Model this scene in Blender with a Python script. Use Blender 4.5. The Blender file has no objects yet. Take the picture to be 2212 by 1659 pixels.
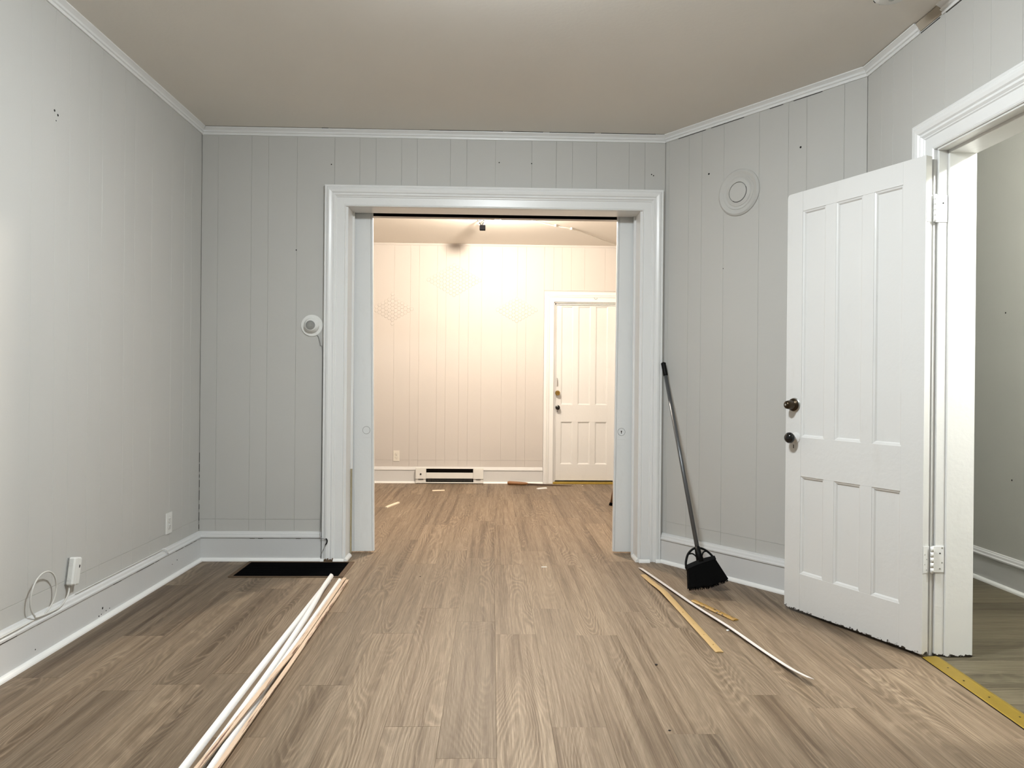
import bpy, bmesh, math, random
from mathutils import Vector, Matrix
random.seed(7)
scene = bpy.context.scene
COL = scene.collection

# ------------------------------------------------------------------ camera
def camera():
    f, yaw, pitch, roll, h = 1534.0, 0.02764, 0.00092, -0.00911, 1.1043
    fw = Vector((math.sin(yaw)*math.cos(pitch), math.cos(yaw)*math.cos(pitch), -math.sin(pitch)))
    r = Vector((math.cos(yaw), -math.sin(yaw), 0)); d = fw.cross(r)
    c, s = math.cos(roll), math.sin(roll)
    r2 = c*r + s*d; d2 = -s*r + c*d
    m = Matrix((( r2.x, -d2.x, -fw.x, 0), (r2.y, -d2.y, -fw.y, 0), (r2.z, -d2.z, -fw.z, h), (0, 0, 0, 1)))
    cd = bpy.data.cameras.new('camera'); cam = bpy.data.objects.new('camera', cd); COL.objects.link(cam)
    cd.sensor_fit = 'HORIZONTAL'; cd.sensor_width = 36.0; cd.lens = f/2212*36
    cd.clip_start = 0.02; cd.clip_end = 60
    cam.matrix_world = m
    scene.camera = cam
camera()

# ------------------------------------------------------------------ world, exposure, lamp strengths
w = bpy.data.worlds.new('night'); scene.world = w; w.use_nodes = True
w.node_tree.nodes['Background'].inputs[0].default_value = (0.02, 0.02, 0.022, 1)
w.node_tree.nodes['Background'].inputs[1].default_value = 0.3
vs = scene.view_settings
vs.view_transform = 'Standard'; vs.look = 'None'; vs.gamma = 1.0; vs.exposure = 0.0
vs.use_curve_mapping = False
P_FRONT, C_FRONT = 137.0, (0.915, 0.972, 1.0)      # radiant watts, colour of the front room's ceiling bulb
P_FAR,   C_FAR   = 244.0, (1.0, 0.865, 0.72)       # warm bare bulb in the far room
P_HALL,  C_HALL  = 135.0, (0.98, 0.99, 0.96)       # hall bulb

# ------------------------------------------------------------------ materials
def newmat(name):
    m = bpy.data.materials.new(name); m.use_nodes = True
    nt = m.node_tree; b = nt.nodes['Principled BSDF']
    return m, nt, b
def N(nt, t, **kw):
    n = nt.nodes.new(t)
    for k, v in kw.items(): setattr(n, k, v)
    return n
def setin(n, **kw):
    for k, v in kw.items(): n.inputs[k.replace('_', ' ')].default_value = v
def noise(nt, vec, scale, detail=2.0, rough=0.5):
    n = N(nt, 'ShaderNodeTexNoise'); setin(n, Scale=scale, Detail=detail, Roughness=rough)
    if vec is not None: nt.links.new(vec, n.inputs['Vector'])
    return n.outputs['Fac']
def maprange(nt, v, a, b, c=0.0, d=1.0):
    n = N(nt, 'ShaderNodeMapRange'); nt.links.new(v, n.inputs[0])
    for i, x in zip((1, 2, 3, 4), (a, b, c, d)): n.inputs[i].default_value = x
    return n.outputs[0]
def math_(nt, op, a, b=None):
    n = N(nt, 'ShaderNodeMath', operation=op)
    for i, x in enumerate((a, b)):
        if x is None: continue
        if isinstance(x, (int, float)): n.inputs[i].default_value = x
        else: nt.links.new(x, n.inputs[i])
    return n.outputs[0]
def mixc(nt, fac, a, b, mode='MIX'):
    n = N(nt, 'ShaderNodeMix', data_type='RGBA', blend_type=mode)
    if isinstance(fac, (int, float)): n.inputs[0].default_value = fac
    else: nt.links.new(fac, n.inputs[0])
    for i, x in ((6, a), (7, b)):
        if isinstance(x, tuple): n.inputs[i].default_value = x if len(x) == 4 else x+(1,)
        else: nt.links.new(x, n.inputs[i])
    return n.outputs[2]
def bump(nt, b, h, strength, dist=0.01):
    n = N(nt, 'ShaderNodeBump'); setin(n, Strength=strength, Distance=dist)
    nt.links.new(h, n.inputs['Height']); nt.links.new(n.outputs[0], b.inputs['Normal'])
def objco(nt): return N(nt, 'ShaderNodeTexCoord').outputs['Object']
def geopos(nt): return N(nt, 'ShaderNodeNewGeometry').outputs['Position']
def vmul(nt, v, s):
    n = N(nt, 'ShaderNodeVectorMath', operation='MULTIPLY'); nt.links.new(v, n.inputs[0]); n.inputs[1].default_value = s
    return n.outputs[0]

def paint(name, col, rough=0.5, var=0.05, bumps=0.15, bscale=120, spots=None, spec=0.5):
    m, nt, b = newmat(name)
    pos = geopos(nt)
    n1 = noise(nt, pos, 1.3, 3)
    dk = tuple(c*(1-var) for c in col); lt = tuple(min(1, c*(1+var)) for c in col)
    c = mixc(nt, n1, dk, lt)
    if spots:
        s = noise(nt, pos, spots[0], 4, 0.6)
        c = mixc(nt, maprange(nt, s, spots[1], spots[1]+0.03, 0, spots[3] if len(spots) > 3 else 1), c, spots[2])
    nt.links.new(c, b.inputs['Base Color'])
    b.inputs['Roughness'].default_value = rough
    b.inputs['Specular IOR Level'].default_value = spec
    bump(nt, b, noise(nt, pos, bscale, 3), bumps, 0.004)
    return m
def plain(name, col, rough=0.5, metal=0.0, spec=0.5):
    m, nt, b = newmat(name)
    n1 = noise(nt, objco(nt), 40, 3)
    c = mixc(nt, n1, tuple(x*0.9 for x in col), tuple(min(1, x*1.08) for x in col))
    nt.links.new(c, b.inputs['Base Color'])
    b.inputs['Roughness'].default_value = rough; b.inputs['Metallic'].default_value = metal
    b.inputs['Specular IOR Level'].default_value = spec
    return m
def emit(name, col, strength):
    m, nt, b = newmat(name)
    b.inputs['Base Color'].default_value = (0.9, 0.9, 0.85, 1)
    b.inputs['Emission Color'].default_value = col+(1,); b.inputs['Emission Strength'].default_value = strength
    return m

M = {}
M['wall'] = paint('grey_wall_paint', (0.505, 0.50, 0.475), 0.68, 0.03, 0.10, 160, None, 0.3)
M['farwall'] = paint('beige_wall_paint', (0.54, 0.51, 0.48), 0.55, 0.03, 0.10, 160)
M['ceil'] = paint('ceiling_paint', (0.78, 0.75, 0.695), 0.75, 0.05, 0.12, 60)
M['farceil'] = paint('far_ceiling_paint', (0.74, 0.70, 0.64), 0.7, 0.05, 0.12, 60)
M['trim'] = paint('white_gloss_paint', (0.76, 0.765, 0.755), 0.30, 0.04, 0.10, 55)
M['base'] = paint('white_baseboard_paint', (0.63, 0.632, 0.625), 0.35, 0.04, 0.10, 55)
M['shoe'] = paint('bright_white_paint', (0.80, 0.80, 0.78), 0.35, 0.02, 0.05, 80)
M['hallwall'] = paint('hall_wall_paint', (0.54, 0.54, 0.505), 0.5, 0.05, 0.12, 90)
M['dark'] = plain('dark_cavity', (0.004, 0.0035, 0.003), 0.9, 0, 0.05)
M['hole'] = plain('dark_hole', (0.01, 0.009, 0.008), 0.9)
M['brown'] = paint('torn_brown_wood', (0.09, 0.055, 0.03), 0.9, 0.3, 0.4, 200)
M['stripwood'] = paint('bare_jamb_wood', (0.36, 0.31, 0.20), 0.6, 0.15, 0.2, 150)
M['cream'] = paint('cream_plastic', (0.72, 0.69, 0.62), 0.4, 0.02, 0.02, 80)
M['whiteplastic'] = paint('white_plastic', (0.74, 0.74, 0.71), 0.4, 0.02, 0.03, 80)
M['black'] = plain('black_plastic', (0.003, 0.003, 0.003), 0.5, 0, 0.12)
M['matteblack'] = plain('matte_black', (0.0015, 0.0015, 0.0018), 0.8, 0, 0.03)
M['bristle'] = plain('black_bristle', (0.002, 0.002, 0.002), 0.8, 0, 0.06)
M['steel'] = plain('grey_steel_tube', (0.13, 0.135, 0.14), 0.38, 0.6)
M['chrome'] = plain('dull_chrome', (0.45, 0.45, 0.43), 0.3, 0.9)
M['darkmetal'] = plain('dark_bronze', (0.05, 0.035, 0.02), 0.3, 0.8)
M['brass'] = plain('brass', (0.36, 0.245, 0.035), 0.42, 0.6)
M['oldbrass'] = paint('worn_brass', (0.30, 0.17, 0.03), 0.45, 0.25, 0.4, 150, (60, 0.55, (0.05, 0.025, 0.01)))
M['goldstrip'] = paint('gold_strip', (0.42, 0.28, 0.115), 0.45, 0.06, 0.05, 80)
M['whitestrip'] = paint('white_strip', (0.68, 0.64, 0.61), 0.45, 0.08, 0.1, 100)
M['rod'] = paint('white_primed_molding', (0.70, 0.69, 0.67), 0.45, 0.02, 0.03, 80)
M['cable'] = plain('white_cable', (0.62, 0.61, 0.57), 0.5)
M['wire'] = plain('grey_wire', (0.30, 0.30, 0.29), 0.5)
M['rawbeige'] = paint('bare_beige_wood', (0.40, 0.35, 0.28), 0.7, 0.06, 0.05, 120)
M['chip'] = paint('pale_wood_chip', (0.72, 0.62, 0.48), 0.6, 0.1, 0.1, 100)
M['toolwood'] = paint('stained_tool_wood', (0.22, 0.10, 0.035), 0.5, 0.35, 0.3, 60)
M['blade'] = plain('dark_blade', (0.10, 0.06, 0.04), 0.45, 0.5)
M['stool'] = paint('brown_stool_wood', (0.16, 0.08, 0.035), 0.5, 0.25, 0.2, 70)
M['glass'] = plain('dial_glass', (0.30, 0.30, 0.28), 0.15)
M['knobbrass'] = plain('knob_brass', (0.42, 0.28, 0.09), 0.22, 1.0)
M['glossblack'] = plain('black_porcelain', (0.006, 0.006, 0.006), 0.12)

def chipped(name, col, zmax, rough=0.3):
    """white paint whose lowest edge is chipped down to dark wood"""
    m, nt, b = newmat(name)
    pos = geopos(nt)
    c = mixc(nt, noise(nt, pos, 1.5, 3), tuple(x*0.95 for x in col), tuple(min(1, x*1.04) for x in col))
    # scuffs
    sc = maprange(nt, noise(nt, vmul(nt, pos, (4, 4, 1.2)), 2.2, 5, 0.65), 0.60, 0.78, 0, 0.14)
    c = mixc(nt, sc, c, (0.40, 0.37, 0.32))
    sep = N(nt, 'ShaderNodeSeparateXYZ'); nt.links.new(pos, sep.inputs[0])
    edge = math_(nt, 'MULTIPLY', noise(nt, pos, 45, 4, 0.7), zmax*2)
    edge = math_(nt, 'ADD', edge, -zmax*0.55)
    msk = math_(nt, 'LESS_THAN', sep.outputs['Z'], edge)
    c = mixc(nt, msk, c, (0.02, 0.015, 0.01))
    nt.links.new(c, b.inputs['Base Color']); b.inputs['Roughness'].default_value = rough
    bump(nt, b, noise(nt, pos, 48, 4), 0.22, 0.004)
    return m
M['door'] = chipped('chipped_white_door_paint', (0.70, 0.70, 0.685), 0.034)
M['jamb'] = chipped('chipped_jamb_paint', (0.72, 0.72, 0.70), 0.022, 0.4)
M['pocket'] = chipped('chipped_pocket_door_paint', (0.74, 0.755, 0.75), 0.022)

def wood_floor(name, dark, mid, light, along='Y', gloss=0.42):
    m, nt, b = newmat(name)
    co = objco(nt)
    rnd = N(nt, 'ShaderNodeObjectInfo').outputs['Random']
    cmb = N(nt, 'ShaderNodeCombineXYZ')
    nt.links.new(math_(nt, 'MULTIPLY', rnd, 61.0), cmb.inputs[0])
    nt.links.new(math_(nt, 'MULTIPLY', rnd, 173.0), cmb.inputs[1])
    nt.links.new(math_(nt, 'MULTIPLY', rnd, 29.0), cmb.inputs[2])
    ad = N(nt, 'ShaderNodeVectorMath', operation='ADD'); nt.links.new(co, ad.inputs[0]); nt.links.new(cmb.outputs[0], ad.inputs[1])
    v = ad.outputs[0]
    def st(x, y): return vmul(nt, v, (x, y, 1) if along == 'Y' else (y, x, 1))
    field = noise(nt, st(5.6, 0.85), 1.0, 1.2, 0.4)            # contour field: cathedrals and loops
    jit = noise(nt, st(30, 9), 1.0, 3)
    fld = math_(nt, 'ADD', math_(nt, 'MULTIPLY', field, 210.0), math_(nt, 'MULTIPLY', jit, 7.0))
    ring = math_(nt, 'SINE', fld)
    ringm = maprange(nt, ring, 0.2, 0.95)
    msk = maprange(nt, noise(nt, st(6.5, 0.9), 1.0, 2), 0.46, 0.60)
    ringm = math_(nt, 'MULTIPLY', ringm, msk)
    fine = noise(nt, st(300, 5.0), 1.0, 4, 0.75)
    streak = noise(nt, st(30, 0.55), 1.0, 4, 0.6)
    tone = maprange(nt, noise(nt, st(7, 0.55), 1.0, 3, 0.55), 0.30, 0.70)
    c = mixc(nt, tone, dark+(1,), mid+(1,))
    c = mixc(nt, maprange(nt, streak, 0.36, 0.68, 0, 0.75), c, light+(1,))
    c = mixc(nt, maprange(nt, streak, 0.46, 0.30, 0, 0.55), c, tuple(x*0.8 for x in dark)+(1,))
    c = mixc(nt, math_(nt, 'MULTIPLY', ringm, 0.36), c, tuple(min(1, x*1.3) for x in light)+(1,))
    dk = math_(nt, 'MULTIPLY', maprange(nt, ring, -0.3, -0.95), msk)
    c = mixc(nt, math_(nt, 'MULTIPLY', dk, 0.24), c, tuple(x*0.75 for x in dark)+(1,))
    c = mixc(nt, maprange(nt, fine, 0.32, 0.60, 0.50, 0.0), c, tuple(x*0.7 for x in dark)+(1,))
    c = mixc(nt, maprange(nt, fine, 0.55, 0.78, 0.0, 0.40), c, tuple(min(1, x*1.3) for x in light)+(1,))
    # tone of the whole plank
    pv = maprange(nt, math_(nt, 'FRACT', math_(nt, 'MULTIPLY', rnd, 7.31)), 0, 1, 0.80, 1.14)
    cc = N(nt, 'ShaderNodeVectorMath', operation='SCALE'); nt.links.new(c, cc.inputs[0]); nt.links.new(pv, cc.inputs['Scale'])
    nt.links.new(cc.outputs[0], b.inputs['Base Color'])
    nt.links.new(maprange(nt, fine, 0.3, 0.7, gloss+0.12, gloss-0.04), b.inputs['Roughness'])
    h = math_(nt, 'ADD', math_(nt, 'MULTIPLY', fine, 1.0), math_(nt, 'MULTIPLY', ring, 0.25))
    b.inputs['Specular IOR Level'].default_value = 0.28
    bump(nt, b, h, 0.3, 0.0025)
    return m
M['floor'] = wood_floor('grey_oak_plank', (0.104, 0.068, 0.039), (0.185, 0.132, 0.085), (0.300, 0.230, 0.158))
M['hallfloor'] = wood_floor('hall_oak_plank', (0.075, 0.060, 0.036), (0.115, 0.098, 0.062), (0.155, 0.134, 0.088), along='X', gloss=0.5)

def rawwood():
    m, nt, b = newmat('raw_wood_with_red_stain')
    co = objco(nt)
    g = noise(nt, vmul(nt, co, (160, 4, 160)), 1.0, 4, 0.6)
    c = mixc(nt, g, (0.50, 0.36, 0.25), (0.72, 0.55, 0.40))
    s = noise(nt, vmul(nt, co, (90, 2.6, 90)), 1.0, 4, 0.7)
    c = mixc(nt, maprange(nt, s, 0.56, 0.62), c, (0.12, 0.045, 0.025))
    nt.links.new(c, b.inputs['Base Color']); b.inputs['Roughness'].default_value = 0.65
    bump(nt, b, g, 0.2, 0.002)
    return m
M['rawwood'] = rawwood()

# ------------------------------------------------------------------ mesh helpers
WLOC = {}
LOCALP = set()
def finish(name, bm, mat, parent=None, local=False, smooth=False, recalc=True):
    if recalc: bmesh.ops.recalc_face_normals(bm, faces=bm.faces[:])
    xs = [v.co for v in bm.verts]
    c = Vector([(min(v[i] for v in xs)+max(v[i] for v in xs))/2 for i in range(3)])
    bmesh.ops.translate(bm, verts=bm.verts[:], vec=-c)
    me = bpy.data.meshes.new(name); bm.to_mesh(me); bm.free()
    if smooth:
        for p in me.polygons: p.use_smooth = True
    o = bpy.data.objects.new(name, me); COL.objects.link(o)
    if mat: me.materials.append(M[mat] if isinstance(mat, str) else mat)
    if parent is not None:
        o.parent = parent
        o.location = (c - WLOC[parent.name] if parent.name in LOCALP else c) if local else c - WLOC[parent.name]
        WLOC[o.name] = c.copy()
        if local: LOCALP.add(o.name)
    else:
        o.location = c; WLOC[o.name] = c.copy()
    return o
def empty(name, loc, parent=None, rz=0.0):
    o = bpy.data.objects.new(name, None); COL.objects.link(o)
    o.empty_display_size = 0.05
    loc = Vector(loc)
    if parent is not None: o.parent = parent; o.location = loc - WLOC[parent.name]
    else: o.location = loc
    o.rotation_euler[2] = rz
    WLOC[o.name] = loc.copy()
    return o
def tag(o, label, cat, group=None):
    o['label'] = label; o['category'] = cat
    if group: o['group'] = group
    return o
def thing(name, loc, label, cat, group=None, rz=0.0): return tag(empty(name, loc, None, rz), label, cat, group)
def struct(o, label, cat):
    o['kind'] = 'structure'; o['label'] = label; o['category'] = cat
    return o
def add_box(bm, lo, hi, bev=0.0):
    r = bmesh.ops.create_cube(bm, size=1.0)
    vs_ = r['verts']
    for v in vs_:
        v.co = Vector([lo[i] if v.co[i] < 0 else hi[i] for i in range(3)])
    if bev > 0:
        es = list({e for v in vs_ for e in v.link_edges})
        bmesh.ops.bevel(bm, geom=es, offset=bev, segments=1, affect='EDGES', profile=0.5)
def box(name, lo, hi, mat, parent=None, bev=0.0, local=False):
    bm = bmesh.new(); add_box(bm, lo, hi, bev)
    return finish(name, bm, mat, parent, local)
def boxes(name, lst, mat, parent=None, bev=0.0, local=False):
    bm = bmesh.new()
    for lo, hi in lst: add_box(bm, lo, hi, bev)
    return finish(name, bm, mat, parent, local)
def add_molding(bm, prof, O, U, V, Nn, L, k0=(0, 0), k1=(0, 0)):
    O, U, V, Nn = Vector(O), Vector(U), Vector(V), Vector(Nn)
    a = [bm.verts.new(O + V*p[0] + Nn*p[1] + U*(k0[0]*p[0]+k0[1]*p[1])) for p in prof]
    b = [bm.verts.new(O + V*p[0] + Nn*p[1] + U*(L+k1[0]*p[0]+k1[1]*p[1])) for p in prof]
    n = len(prof)
    for i in range(n):
        j = (i+1) % n
        bm.faces.new((a[i], a[j], b[j], b[i]))
    bm.faces.new(a[::-1]); bm.faces.new(b)
def molding(name, prof, O, U, V, Nn, L, mat, parent=None, k0=(0, 0), k1=(0, 0), local=False):
    bm = bmesh.new(); add_molding(bm, prof, O, U, V, Nn, L, k0, k1)
    return finish(name, bm, mat, parent, local)
def add_lathe(bm, prof, O, axis, seg=28):
    O = Vector(O); ax = Vector(axis).normalized()
    t = Vector((0, 0, 1)) if abs(ax.z) < 0.9 else Vector((1, 0, 0))
    e1 = ax.cross(t).normalized(); e2 = ax.cross(e1)
    rings = []
    for r, h in prof:
        if r < 1e-6: rings.append([bm.verts.new(O+ax*h)])
        else: rings.append([bm.verts.new(O+ax*h+(e1*math.cos(2*math.pi*i/seg)+e2*math.sin(2*math.pi*i/seg))*r) for i in range(seg)])
    for A, B in zip(rings, rings[1:]):
        for i in range(seg):
            j = (i+1) % seg
            if len(A) == 1 and len(B) == 1: continue
            if len(A) == 1: bm.faces.new((A[0], B[i], B[j]))
            elif len(B) == 1: bm.faces.new((A[i], A[j], B[0]))
            else: bm.faces.new((A[i], A[j], B[j], B[i]))
    for R_ in (rings[0], rings[-1]):
        if len(R_) > 1: bm.faces.new(R_)
def lathe(name, prof, O, axis, mat, parent=None, seg=28, smooth=True, local=False):
    bm = bmesh.new(); add_lathe(bm, prof, O, axis, seg)
    o = finish(name, bm, mat, parent, local, smooth)
    if smooth:
        md = o.modifiers.new('split', 'EDGE_SPLIT'); md.split_angle = math.radians(38)
    return o
def add_tube(bm, pts, r, seg=8, cap=True):
    pts = [Vector(p) for p in pts]
    rr = r if isinstance(r, (list, tuple)) else [r]*len(pts)
    prev = None; rings = []
    for i, p in enumerate(pts):
        t = (pts[min(i+1, len(pts)-1)] - pts[max(i-1, 0)]).normalized()
        if prev is None:
            a = Vector((0, 0, 1)) if abs(t.z) < 0.9 else Vector((1, 0, 0))
            e = t.cross(a).normalized()
        else:
            e = (prev - t*prev.dot(t)).normalized()
        prev = e; g = t.cross(e)
        rings.append([bm.verts.new(p+(e*math.cos(2*math.pi*k/seg)+g*math.sin(2*math.pi*k/seg))*rr[i]) for k in range(seg)])
    for A, B in zip(rings, rings[1:]):
        for k in range(seg):
            j = (k+1) % seg
            bm.faces.new((A[k], A[j], B[j], B[k]))
    if cap:
        bm.faces.new(rings[0][::-1]); bm.faces.new(rings[-1])
def tube(name, pts, r, mat, parent=None, seg=8, local=False):
    bm = bmesh.new(); add_tube(bm, pts, r, seg)
    return finish(name, bm, mat, parent, local, True)
def spline(pts, n=8):
    P = [Vector(p) for p in pts]; out = []
    for i in range(len(P)-1):
        p0, p1, p2, p3 = P[max(i-1, 0)], P[i], P[i+1], P[min(i+2, len(P)-1)]
        for k in range(n):
            t = k/n
            out.append(0.5*((2*p1)+(p2-p0)*t+(2*p0-5*p1+4*p2-p3)*t*t+(3*p1-p0-3*p2+p3)*t**3))
    out.append(P[-1])
    return out

X, Y, Z = Vector((1, 0, 0)), Vector((0, 1, 0)), Vector((0, 0, 1))
# ------------------------------------------------------------------ plan of the place (metres)
XL, YB, XR, H = -1.7994, 4.4228, 1.82, 2.6617        # left wall, back wall, right wall, ceiling
YF, HF = 7.84, 2.635                                  # far room: back wall, ceiling
YC = -1.0                                             # wall behind the camera
A0 = Vector((1.0885, 4.402, 0)); AT = Vector((0.598, -0.802, 0)).normalized(); AN = Vector((-AT.y*-1, -AT.x, 0))
AN = Vector((-0.802, -0.598, 0)).normalized()         # angled wall: point, direction, inward normal
CB = A0 + AT*((YB-A0.y)/AT.y)                         # corner with the back wall
CR = A0 + AT*((XR-A0.x)/AT.x)                         # corner with the right wall
LA = (CR-CB).length
PT = 0.006                                            # thickness of the wall panelling
XH = 1.971                                            # hall side of the right wall
YD0, YD1, ZD = 2.10, 2.855, 2.071                     # doorway in the right wall
OX0, OX1, OZ = -0.912, 0.928, 2.188                   # wide opening in the back wall
YW = 4.71                                             # far side of the back wall

# ------------------------------------------------------------------ floor
fl = struct(box('floor', (XL-0.02, YC, -0.05), (XR, YF+0.02, -0.006), 'dark'), 'grey-brown oak-look plank floor running through both rooms', 'floor')
PW, PL, SX = 0.1785, 1.2, 0.0225
JOINT = {-1: 2.09, 0: 3.123, 1: 2.277, 2: 3.111, 3: 2.229, 4: 3.205, 5: 2.508, 6: 2.405, 7: 3.144, -2: 2.285, -3: 3.136, -4: 3.80}
cache = {}
def plank(x0, x1, y0, y1, parent, mat, zt=0.0):
    key = (round(x1-x0, 4), round(y1-y0, 4), mat)
    cx, cy = (x0+x1)/2, (y0+y1)/2
    if key not in cache:
        bm = bmesh.new(); hx, hy, c = (x1-x0)/2-0.00015, (y1-y0)/2-0.00015, 0.0005
        pr = [(-hx, -hy), (hx, -hy), (hx, hy), (-hx, hy)]
        bot = [bm.verts.new((x, y, -0.0055)) for x, y in pr]
        md = [bm.verts.new((x, y, -0.0005)) for x, y in pr]
        top = [bm.verts.new((x-c*(1 if x > 0 else -1), y-c*(1 if y > 0 else -1), 0)) for x, y in pr]
        for A, B in ((bot, md), (md, top)):
            for i in range(4): bm.faces.new((A[i], A[(i+1) % 4], B[(i+1) % 4], B[i]))
        bm.faces.new(top)
        me = bpy.data.meshes.new('plank'); bm.to_mesh(me); bm.free(); me.materials.append(M[mat]); cache[key] = me
    o = bpy.data.objects.new('plank', cache[key]); COL.objects.link(o)
    o.parent = parent; o.location = Vector((cx, cy, zt)) - WLOC[parent.name]
rr = random.Random(11)
for k in range(-11, 11):
    x0, x1 = max(SX+PW*k, XL-0.004), min(SX+PW*(k+1), XR-0.03)
    if x1-x0 < 0.02: continue
    j = JOINT.get(k, rr.uniform(2.0, 3.2))
    while j > YC: j -= PL
    y = j
    while y < YF:
        a, b = max(y, YC), min(y+PL, YF)
        # stop the rows that run under the angled corner
        if b > a+0.02: plank(x0, x1, a, b, fl, 'floor')
        y += PL
fh = struct(box('floor_hall', (XR+0.001, 0.4, -0.05), (2.84, 5.2, -0.006), 'dark'), 'olive-brown wood floor of the hall beyond the doorway', 'floor')
y = 0.4
while y < 5.2:
    plank(XR-0.028, 2.84, y, min(y+0.127, 5.2), fh, 'hallfloor', 0.0); y += 0.127

# ------------------------------------------------------------------ ceilings
struct(box('ceiling', (XL-0.1, YC-0.1, H), (XH, YW-0.04, H+0.08), 'ceil'), 'tan-grey painted plaster ceiling of the front room', 'ceiling')
struct(box('ceiling_far_room', (XL-0.1, YW-0.04, HF), (XH, YF+0.1, HF+0.08), 'farceil'), 'cream plaster ceiling of the far room', 'ceiling')
struct(box('ceiling_hall', (XH, 0.3, H), (2.95, 5.3, H+0.08), 'farceil'), 'pale ceiling of the side hall', 'ceiling')

# ------------------------------------------------------------------ walls with grooved panelling
ZS = 0.252                                            # horizontal seam low on the panelling
def panel(parent, O, U, Nn, u0, u1, z0, z1, mat, g0=True, g1=True, name='panel'):
    g, c, d = 0.0003, 0.0011, 0.0011
    p = [(u0+(g if g0 else 0), 0)]
    p += [(u0+g, PT-d), (u0+g+c, PT)] if g0 else [(u0, PT)]
    p += [(u1-g-c, PT), (u1-g, PT-d)] if g1 else [(u1, PT)]
    p += [(u1-(g if g1 else 0), 0)]
    O = Vector(O)
    return molding(name, p, O+Z*z0, Z, U, Nn, z1-z0, mat, parent)
def panels(parent, O, U, Nn, us, z0, z1, mat):
    for a, b in zip(us, us[1:]):
        panel(parent, O, U, Nn, a, b, ZS+0.0005, z1, mat)
        if z0 < ZS: panel(parent, O, U, Nn, a, b, z0, ZS-0.0005, mat)
PAT = [0.154, 0.100, 0.156, 0.097, 0.205, 0.102, 0.176, 0.230]
def extend(us, lo, hi, start):
    us = list(us); k = start
    while us[0] > lo:
        k = (k-1) % 8; us.insert(0, us[0]-PAT[k])
    us = [u for u in us if u > lo+0.01]; us.insert(0, lo)
    us = [u for u in us if u < hi-0.01]; us.append(hi)
    return us
# left wall
wl = struct(box('wall_left', (XL-PT-0.1, YC-0.1, 0), (XL-PT, YW, H), 'wall'), 'grey grooved panel wall on the left side', 'wall')
us = extend([2.8127, 2.9637, 3.0622, 3.2082, 3.3131, 3.5131, 3.6132, 3.7907, 4.0214, 4.1818, 4.2831], YC+0.002, YB, 0)
panels(wl, (XL-PT, 0, 0), Y, X, us, 0.12, H-0.01, 'wall')
# back wall (hollow, for the sliding doors)
yb = YB+PT
wb = struct(boxes('wall_back', [((XL-PT, yb, 0), (OX0-0.001, 4.565, H)), ((OX1+0.001, yb, 0), (XH, 4.565, H)),
     ((XL-PT, 4.675, 0), (OX0-0.001, YW-0.006, H)), ((OX1+0.001, 4.675, 0), (XH, YW-0.006, H)),
     ((OX0-0.001, yb, OZ+0.012), (OX1+0.001, 4.565, H)), ((OX0-0.001, 4.675, OZ+0.012), (OX1+0.001, YW-0.006, H))], 'wall'),
     'grey grooved panel wall at the back with a wide cased opening', 'wall')
boxes('slot_shade_sheets', [((OX0-0.001, 4.566, OZ+0.20), (OX1+0.001, 4.674, OZ+0.22)), ((OX0, 4.6600, OZ+0.0115), (OX1, 4.6745, OZ+0.2)), ((OX0, 4.566, OZ+0.0115), (OX1, 4.570, OZ+0.2))], 'dark', wb)  # near-black sheets standing in for the shade inside the door slot
bx = [XL+0.001, -1.6991, -1.495, -1.392, -1.2169, -0.9869, -0.8325, -0.7327, -0.5753, -0.478, -0.2734, -0.1714, 0.0064, 0.2331, 0.3866, 0.4868, 0.6382, 0.8428, 0.9433, CB.x-0.001]
CX0, CX1, CZ = -1.045, 1.052, 2.318                   # outer edges of the casing
for a, b in zip(bx, bx[1:]):
    O = (0, yb, 0)
    if b <= CX0:
        panel(wb, O, X, -Y, a, b, ZS+0.0005, H-0.01, 'wall'); panel(wb, O, X, -Y, a, b, 0.12, ZS-0.0005, 'wall')
    elif a < CX0:
        panel(wb, O, X, -Y, a, b, CZ+0.001, H-0.01, 'wall')
        panel(wb, O, X, -Y, a, CX0-0.003, ZS+0.0005, CZ+0.001, 'wall', True, False)
        panel(wb, O, X, -Y, a, CX0-0.003, 0.12, ZS-0.0005, 'wall', True, False)
    elif b > CX1:
        panel(wb, O, X, -Y, a, b, CZ+0.001, H-0.01, 'wall')
        panel(wb, O, X, -Y, CX1+0.004, b, 0.12, CZ+0.001, 'wall', False, True, 'corner_strip')
    else: panel(wb, O, X, -Y, a, b, CZ+0.001, H-0.01, 'wall')
# angled wall
Oa = CB - AN*0
bm = bmesh.new()
q = [CB-AN*PT, CR-AN*PT, CR-AN*PT+Vector((0.0, 0.10, 0))+X*0.06, CB-AN*PT+Vector((0.10, 0.0, 0))]
lo = [bm.verts.new((p.x, p.y, 0)) for p in q]; hi = [bm.verts.new((p.x, p.y, H)) for p in q]
for i in range(4): bm.faces.new((lo[i], lo[(i+1) % 4], hi[(i+1) % 4], hi[i]))
bm.faces.new(lo); bm.faces.new(hi)
wa = struct(finish('wall_angled', bm, 'wall'), 'grey grooved panel wall set at an angle behind the open door', 'wall')
au = [0.002, 0.0285, 0.1805, 0.2745, 0.4285, 0.658, 0.8325, 0.936, 1.135, LA-0.001]
panels(wa, CB-AN*PT, AT, AN, au, 0.12, H-0.01, 'wall')
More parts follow.
